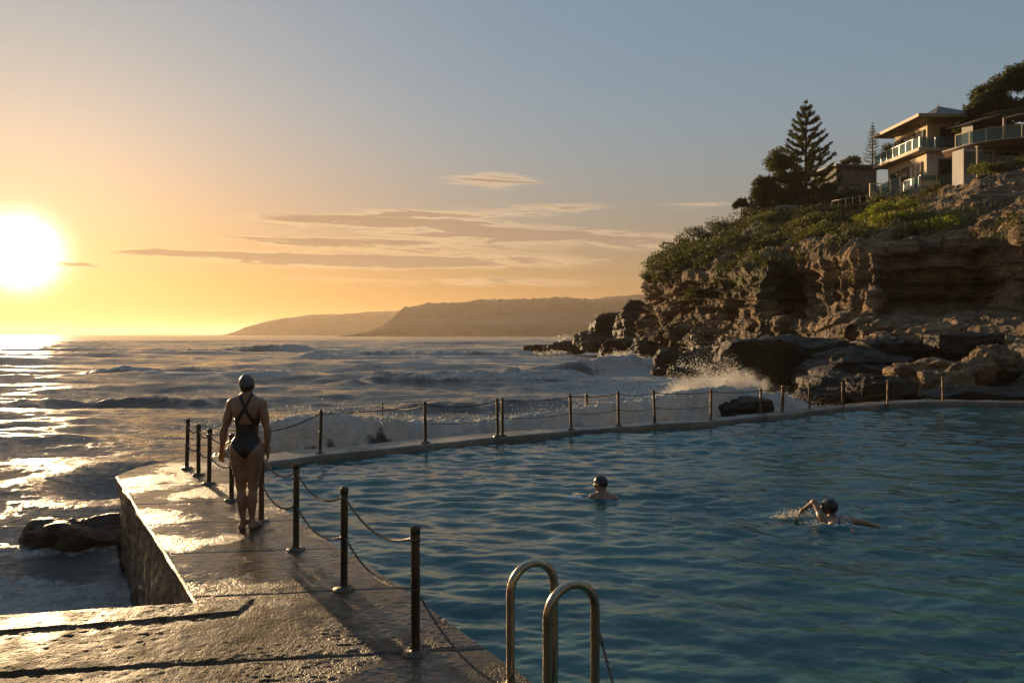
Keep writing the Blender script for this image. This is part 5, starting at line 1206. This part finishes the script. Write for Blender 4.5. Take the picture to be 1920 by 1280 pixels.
def woman():
    base = G(463, 991); base[2] = deck_height(base[:1], base[1:2])[0]+.002
    t = empty('person', base, 'woman in a black cross-back swimsuit and grey cap standing on the walkway', 'person', rz=.06); t.scale = (.95, .96, 1.0)
    h = .0055; lo, hi = (-.37, -.2, -.01), (.37, .24, 1.74)
    B = Sdf(lo, hi, h)                                                     # trunk
    B.ell((0, 0, .905), (.160, .108, .115), .04)
    for q in (-1, 1): B.ell((q*.082, -.052, .855), (.084, .078, .088), .035); B.ell((q*.125, .0, .87), (.062, .085, .11), .05)
    B.ell((0, .005, 1.055), (.122, .088, .13), .06); B.ell((0, .012, 1.215), (.143, .102, .165), .05)
    B.cap((-.118, -.005, 1.365), (.118, -.005, 1.365), .064, .064, .06)
    for q in (-1, 1):
        B.cap((q*.025, -.012, 1.455), (q*.125, -.003, 1.39), .036, .046, .05); B.ell((q*.085, -.075, 1.29), (.058, .035, .085), .04); B.ell((q*.072, .088, 1.235), (.062, .055, .062), .03)
    B.ell((0, -.098, 1.10), (.012, .012, .16), .03) if False else None
    B.cap((0, -.008, 1.37), (0, .004, 1.50), .053, .049, .03)
    trunk = B.copy()
    p, M = head_prims(B, (0, .012, 1.588), (0.04, 1, -.04))
    B2 = B.copy()
    for q, xk, xa, xf in ((-1, -.070, -.040, -.050), (1, .070, .056, .066)):
        L = Sdf(lo, hi, h); hp = np.array((q*.086, .0, .87)); kn = np.array((xk, .012 if q < 0 else .004, .465)); an = np.array((xa, -.012, .085))
        L.cap(hp, kn, .087, .054, .02); L.ell((q*.095, -.01, .73), (.078, .088, .14), .04); L.ell((xk, -.004, .60), (.062, .066, .12), .03); L.ell(kn+[0, .014, 0], (.046, .045, .055), .02)
        L.cap(kn, an, .050, .030, .02); L.ell(kn*.66+an*.34+[0, -.022, .0], (.047, .050, .098), .03); L.ell(kn*.45+an*.55+[0, -.012, 0], (.040, .042, .11), .03)
        for s in (-1, 1): L.ell(an+[s*.027, .004, 0], (.014, .015, .016), .012)
        L.cap(an+[0, -.028, .04], (xf, -.055, .03), .017, .024, .015); L.ell((xf, -.045, .032), (.031, .036, .034), .02)
        toe = np.array((xf+q*.035, .155, .018)); L.cap(an+[0, .01, -.02], (xf+q*.022, .10, .03), .034, .028, .03); L.cap((xf, -.03, .028), (xf+q*.030, .11, .022), .030, .036, .03)
        for j, (oy, rr) in enumerate(((-.030, .0135), (-.010, .0105), (.006, .0098), (.021, .0092), (.034, .0085))):
            s = toe+np.array([oy*q, -.03-.009*j, 0]); L.cap(s, s+[q*.004, .038-.003*j, -.006], rr, rr*.85, .006)
        B2.union(L, .045)
    for q, el, wr in ((-1, (-.252, -.022, 1.085), (-.292, .030, .865)), (1, (.238, -.028, 1.095), (.226, .030, .872))):
        A = Sdf(lo, hi, h); s = np.array((q*.168, -.004, 1.368)); el = np.array(el); wr = np.array(wr)
        A.ell(s+[q*.004, 0, -.012], (.052, .056, .066), .03); A.cap(s, el, .050, .037, .03); A.ell(s*.5+el*.5+[0, -.012, .0], (.043, .045, .10), .03)
        A.cap(el, wr, .038, .0235, .02); A.ell(el*.7+wr*.3, (.041, .043, .08), .03)
        d = wr-el; d /= np.linalg.norm(d); hand(A, wr, d+np.array([q*.02, .05, 0]), (-q*.45, .9, 0), (q*.8, -.55, 0), .30)
        B2.union(A, .035)
    V, Q = B2.mesh(); mk('body', V, Q, SKIN, t)
    X, Y, Z = trunk.grid(); aX = np.abs(X)
    def seg(ax, az, bx_, bz, w):
        ex, ez = bx_-ax, bz-az; L2 = ex*ex+ez*ez; u = np.clip(((X-ax)*ex+(Z-az)*ez)/L2, 0, 1); return np.sqrt((X-ax-u*ex)**2+(Z-az-u*ez)**2)-w
    zlow = .775+.205*np.clip(aX/.185, 0, 1.2)**1.15
    ztop_b = 1.155+.055*sstep(aX, .055, .115); main = np.maximum(zlow-Z, Z-ztop_b+0*Y)
    xb = np.minimum.reduce([seg(s*.092, 1.185, s*.0, 1.325, .019) for s in (-1, 1)]+[seg(0, 1.325, s*.080, 1.50, .0165) for s in (-1, 1)])+0*Y
    back = np.minimum(main, xb)
    ztop_f = 1.285-.05*np.exp(-(aX/.05)**2); front = np.minimum(np.maximum(zlow+.02-Z, Z-ztop_f+0*Y), np.minimum(seg(-.085, 1.26, -.082, 1.50, .018), seg(.085, 1.26, .082, 1.50, .018))+0*Y)
    hips = B.copy()
    legs_torso = trunk.copy()
    # the suit follows the trunk and the upper thighs
    Rg = np.where(Y < .0, back, front); Rg = np.maximum(Rg, aX-.215+0*Y+0*Z)
    low = Sdf(lo, hi, h)
    for q in (-1, 1): low.ell((q*.095, -.01, .73), (.078, .088, .14), .04); low.cap((q*.086, 0, .87), (q*.07, .01, .6), .087, .066, .02)
    suit_body = trunk.copy().union(low, .045)
    V, Q = suit_body.clip(.0055, Rg).mesh(1); mk('swimsuit', V, Q, SUIT, t)
    hd = Sdf(lo, hi, h); hd.ell((0, .012, 1.588), (.073, .094, .100), .02, M); hd.ell((0, -.03, 1.60), (.068, .066, .085), .03)
    Xh, Yh, Zh = hd.grid()
    V, Q = hd.clip(.007, (1.577+.45*(Yh-.0)*(.5)-Zh)+0*Xh).mesh(2); mk('swim_cap', V, Q, CAPM, t)
    hr = hd.copy(); hr.ell((0, -.055, 1.535), (.048, .035, .040), .03)
    V, Q = hr.clip(.003, np.maximum(np.maximum(Zh-1.575, 1.508-Zh)+0*Xh, Yh+.005+0*Xh+0*Zh)).mesh(2); mk('hair', V, Q, HAIR, t)
    eyes(p, t)
    wr = np.array((.226, .030, .872)); mb = MB(); mb.torus(wr+[0, -.002, .012], (1, 0, .05), (0, 1, .2), .0275, .0275, .006, 20, 6); mb.build('wristband', SUIT, t)
def swimmers():
    t = empty('person', SWIM1, 'man with a dark cap, head and bare shoulders above the pool, looking left', 'person')
    h = .006; S = Sdf((-.42, -.4, -.62), (.42, .42, .42), h)
    S.ell((.01, -.02, -.22), (.175, .125, .26), .05); S.cap((-.15, .03, -.035), (.165, -.03, -.012), .060, .060, .05); S.ell((0, -.05, -.08), (.15, .08, .13), .05)
    S.ell((0, 0, -.52), (.15, .11, .12), .05)
    for q in (-1, 1): S.cap((.0, -.01, .07), (q*.13, -q*.02, .018), .045, .05, .05)
    S.cap((0, -.01, .0), (-.015, .012, .13), .060, .055, .03)
    for q in (-1, 1):
        el = np.array((q*.30-.06, .14, -.14)); wr = np.array((q*.22-.12, .33, -.10)); S.cap((q*.165, -q*.02, -.03), el, .052, .040, .03); S.cap(el, wr, .040, .026, .02); hand(S, wr, (-.25-q*.1, .6, .05), (-q, .2, 0), (0, 0, 1), .2)
    p, M = head_prims(S, (-.022, .022, .212), (-.78, .62, -.02), 1.03)
    V, Q = S.mesh(); mk('body', V, Q, SKIN, t)
    hd = Sdf((-.2, -.2, .05), (.2, .2, .4), h); hd.ell((-.022, .022, .212), np.array([.073, .094, .100])*1.03, .02, M); X, Y, Z = hd.grid()
    f = (X+.022)*-.78+(Y-.022)*.62
    V, Q = hd.clip(.006, .195+.35*f-Z).mesh(2); mk('swim_cap', V, Q, CAPB, t); eyes(p, t, 1.03)
    t = empty('person', SWIM2-np.array([0, 0, .005]), 'swimmer in a black cap and navy suit doing front crawl in the pool', 'person')
    t.scale = (.93, .93, .93)
    S = Sdf((-.55, -.75, -.5), (.72, .62, .42), h)
    S.ell((.03, -.06, -.02), (.165, .17, .115), .05); S.cap((-.13, .02, .055), (.16, .02, .055), .060, .060, .05)
    for q in (-1, 1): S.ell((q*.075+.02, -.10, .055), (.07, .10, .05), .05)
    S.cap((.03, -.08, -.01), (.11, -.45, -.13), .12, .105, .06); S.ell((.12, -.52, -.15), (.16, .13, .10), .05)
    S.cap((0, .05, .06), (-.02, .10, .17), .055, .052, .03)
    el = np.array((-.185, .20, .255)); wr = np.array((-.305, .29, .125)); sh = np.array((-.145, .03, .075)); S.cap(sh, el, .050, .038, .03); S.ell(sh+[-.01, .03, .03], (.052, .056, .056), .03); S.cap(el, wr, .038, .025, .02); hand(S, wr, (-.45, .25, -.75), (.5, .6, 0), (-.6, .3, .5), .25)
    el = np.array((.335, -.02, .045)); wr = np.array((.50, -.06, .005)); sh = np.array((.165, .01, .062)); S.cap(sh, el, .050, .037, .03); S.cap(el, wr, .037, .025, .02); hand(S, wr, (.8, -.15, -.22), (-.2, -.8, 0), (0, 0, 1), .2)
    p, M = head_prims(S, (-.028, .12, .215), (-.62, .78, -.02))
    V, Q = S.mesh(); mk('body', V, Q, SKIN, t)
    hd = Sdf((-.25, -.1, .05), (.2, .32, .42), h); hd.ell((-.028, .12, .215), (.073, .094, .100), .02, M); hd.ell((-.01, .10, .225), (.074, .08, .09), .03); X, Y, Z = hd.grid()
    f = (X+.028)*-.62+(Y-.12)*.78
    V, Q = hd.clip(.007, .178+.30*f-Z).mesh(2); mk('swim_cap', V, Q, CAPB, t); eyes(p, t)
    X, Y, Z = S.grid()
    q = np.minimum(np.abs((X-.02)+(Y+.05)*.55)-.016, np.abs((X-.04)-(Y+.05)*.55)-.016)+0*Z; q = np.maximum(np.maximum(q, Y-.06+0*X), .01-Z+0*Y)
    R = np.minimum(q, np.maximum(Y+.36+0*X+0*Z, -.35-Z)); R = np.maximum(R, np.abs(X-.05)-.19+0*Y+0*Z)
    V, Q = S.clip(.005, R).mesh(1); mk('swimsuit', V, Q, NAVY, t)
woman(); swimmers()

# ------------------------------------------------------------------ spray thrown up by the surf
def spray():
    r = np.random.default_rng(11); m, g, b = newmat('spray_water')
    b.inputs['Base Color'].default_value = (.80, .78, .74, 1); b.inputs['Roughness'].default_value = .4
    t_ = g.node('ShaderNodeBsdfTranslucent', {'Color': (.85, .80, .70)}); mx = g.node('ShaderNodeMixShader', {0: .5, 1: b.outputs[0], 2: t_.outputs[0]}); g.l.new(mx.outputs[0], g.n['Material Output'].inputs[0])
    O = np.array([(1,0,0),(-1,0,0),(0,1,0),(0,-1,0),(0,0,1),(0,0,-1)], float); T = np.array([(0,2,4),(2,1,4),(1,3,4),(3,0,4),(2,0,5),(1,2,5),(3,1,5),(0,3,5)])
    C = []; R = []
    def jet(px, w, h, n, lean=0.0, size=.016, cone=.55):
        c = P(*px)
        k = r.random(n)**1.7; spread = (.25+cone*k)
        fil = r.integers(0, 26, n); fa = r.uniform(-1, 1, 26); fh = r.uniform(.35, 1.0, 26)
        x = (fa[fil]+r.normal(size=n)*.10)*w*(.55+.45*k)+lean*k*h; z = k*h*fh[fil]*(1-.45*np.abs(fa[fil]))+r.normal(size=n)*.05
        y = r.normal(size=n)*w*.35
        C.append(np.stack([c[0]+x, c[1]+y, c[2]+z], -1)); R.append(size*np.exp(r.normal(size=n)*.5)*(1.25-.6*k))
    jet((1345,742,23.6), 1.5, 1.15, 11000, -.1, .0085); jet((1385,738,24.6), .9, 1.35, 5500, -.35, .008); jet((1300,748,22.8), 1.0, .55, 6000, 0, .009); jet((1430,752,25), 1.1, .5, 5000, .1, .009)
    jet((1372,715,34), 1.3, 2.4, 2200, -.5, .009)
    for px, w, h, n, s in (((1160,688,70), 1.6, 1.9, 900, .045), ((1195,684,70), 1.6, 1.7, 900, .045), ((1240,690,66), 1.4, 1.3, 600, .04), ((1075,640,125), 3.0, 2.0, 500, .08), ((1035,664,108), 2.5, 1.0, 500, .06), ((1300,700,54), 1.6, 1.5, 700, .03)): jet(px, w, h, n, -.2, s)
    # flecks along the breaking crest
    for b_ in BORE:
        if b_[3] < .5: continue
        c = P(*b_[:3]); n = 500; C.append(c+np.stack([r.normal(size=n)*.7, r.normal(size=n)*.3, np.abs(r.normal(size=n))**1.5*.09-.03], -1)); R.append(.0055*np.exp(r.normal(size=n)*.4))
    # drops round the crawling swimmer and by the first one
    for o, w, h, n in (((-.33, .30, .03), .10, .04, 420), ((-.52, .28, .01), .06, .02, 120), ((-.16, -.02, .02), .09, .02, 160)):
        c = SWIM2+np.array(o); C.append(c+np.stack([r.normal(size=n)*w, r.normal(size=n)*w*.6, np.abs(r.normal(size=n))*h], -1)); R.append(.0042*np.exp(r.normal(size=n)*.5))
    c = SWIM1+np.array((-.32, .1, .02)); C.append(c+np.stack([r.normal(size=60)*.06, r.normal(size=60)*.03, np.abs(r.normal(size=60))*.015], -1)); R.append(.005*np.exp(r.normal(size=60)*.4))
    C = np.concatenate(C); R = np.concatenate(R); n = len(C)
    st = r.uniform(.7, 1.5, (n, 1, 3)); V = (C[:, None, :]+O[None]*R[:, None, None]*st).reshape(-1, 3); Tn = (T[None]+(np.arange(n)*6)[:, None, None]).reshape(-1, 3)
    o = mk('sea_spray', V, Tn, m, smooth=True); tag(o, kind='stuff')
spray()
def mist():
    m = bpy.data.materials.new('spray_mist'); m.use_nodes = True; g = NT(m.node_tree); g.n.remove(g.n['Principled BSDF'])
    tc = g.node('ShaderNodeTexCoord').outputs['Object']; rr = g.v('LENGTH', tc)
    n = g.noise(tc, 2.6, 6, .62, .6); fall = g.step(rr, 1.0, .15)
    d = g.m('MULTIPLY', g.m('MULTIPLY', g.step(n, .44, .66), fall), MIST)
    v = g.node('ShaderNodeVolumePrincipled', {'Color': (.97, .95, .92), 'Density': d, 'Anisotropy': .2}); g.l.new(v.outputs[0], g.n['Material Output'].inputs['Volume'])
    for px, s in (((1345,735,23.8), (1.7,.9,.75)), ((1395,728,25.2), (1.1,.7,.8)), ((1170,680,71), (2.6,1.6,1.3)), ((1240,686,66), (2.0,1.4,1.0)), ((1290,745,22.6), (1.2,.7,.45))):
        V, Fc = ico(3); o = mk('surf_mist', V, Fc, m, loc=P(*px)); o.scale = s; tag(o, kind='stuff')
MIST = 4.0
mist()
# ------------------------------------------------------------------ the air
def haze():
    o = MB().box((-16500, -120, -6), (16500, 16500, 105)).build('haze', None, smooth=False); tag(o, kind='stuff')
    m = bpy.data.materials.new('haze'); m.use_nodes = True; g = NT(m.node_tree); g.n.remove(g.n['Principled BSDF'])
    v = g.node('ShaderNodeVolumePrincipled', {'Color': (.92, .76, .58), 'Density': HAZE_D, 'Anisotropy': .35})
    g.l.new(v.outputs[0], g.n['Material Output'].inputs['Volume']); o.data.materials.append(m)
HAZE_D = .00012
haze()
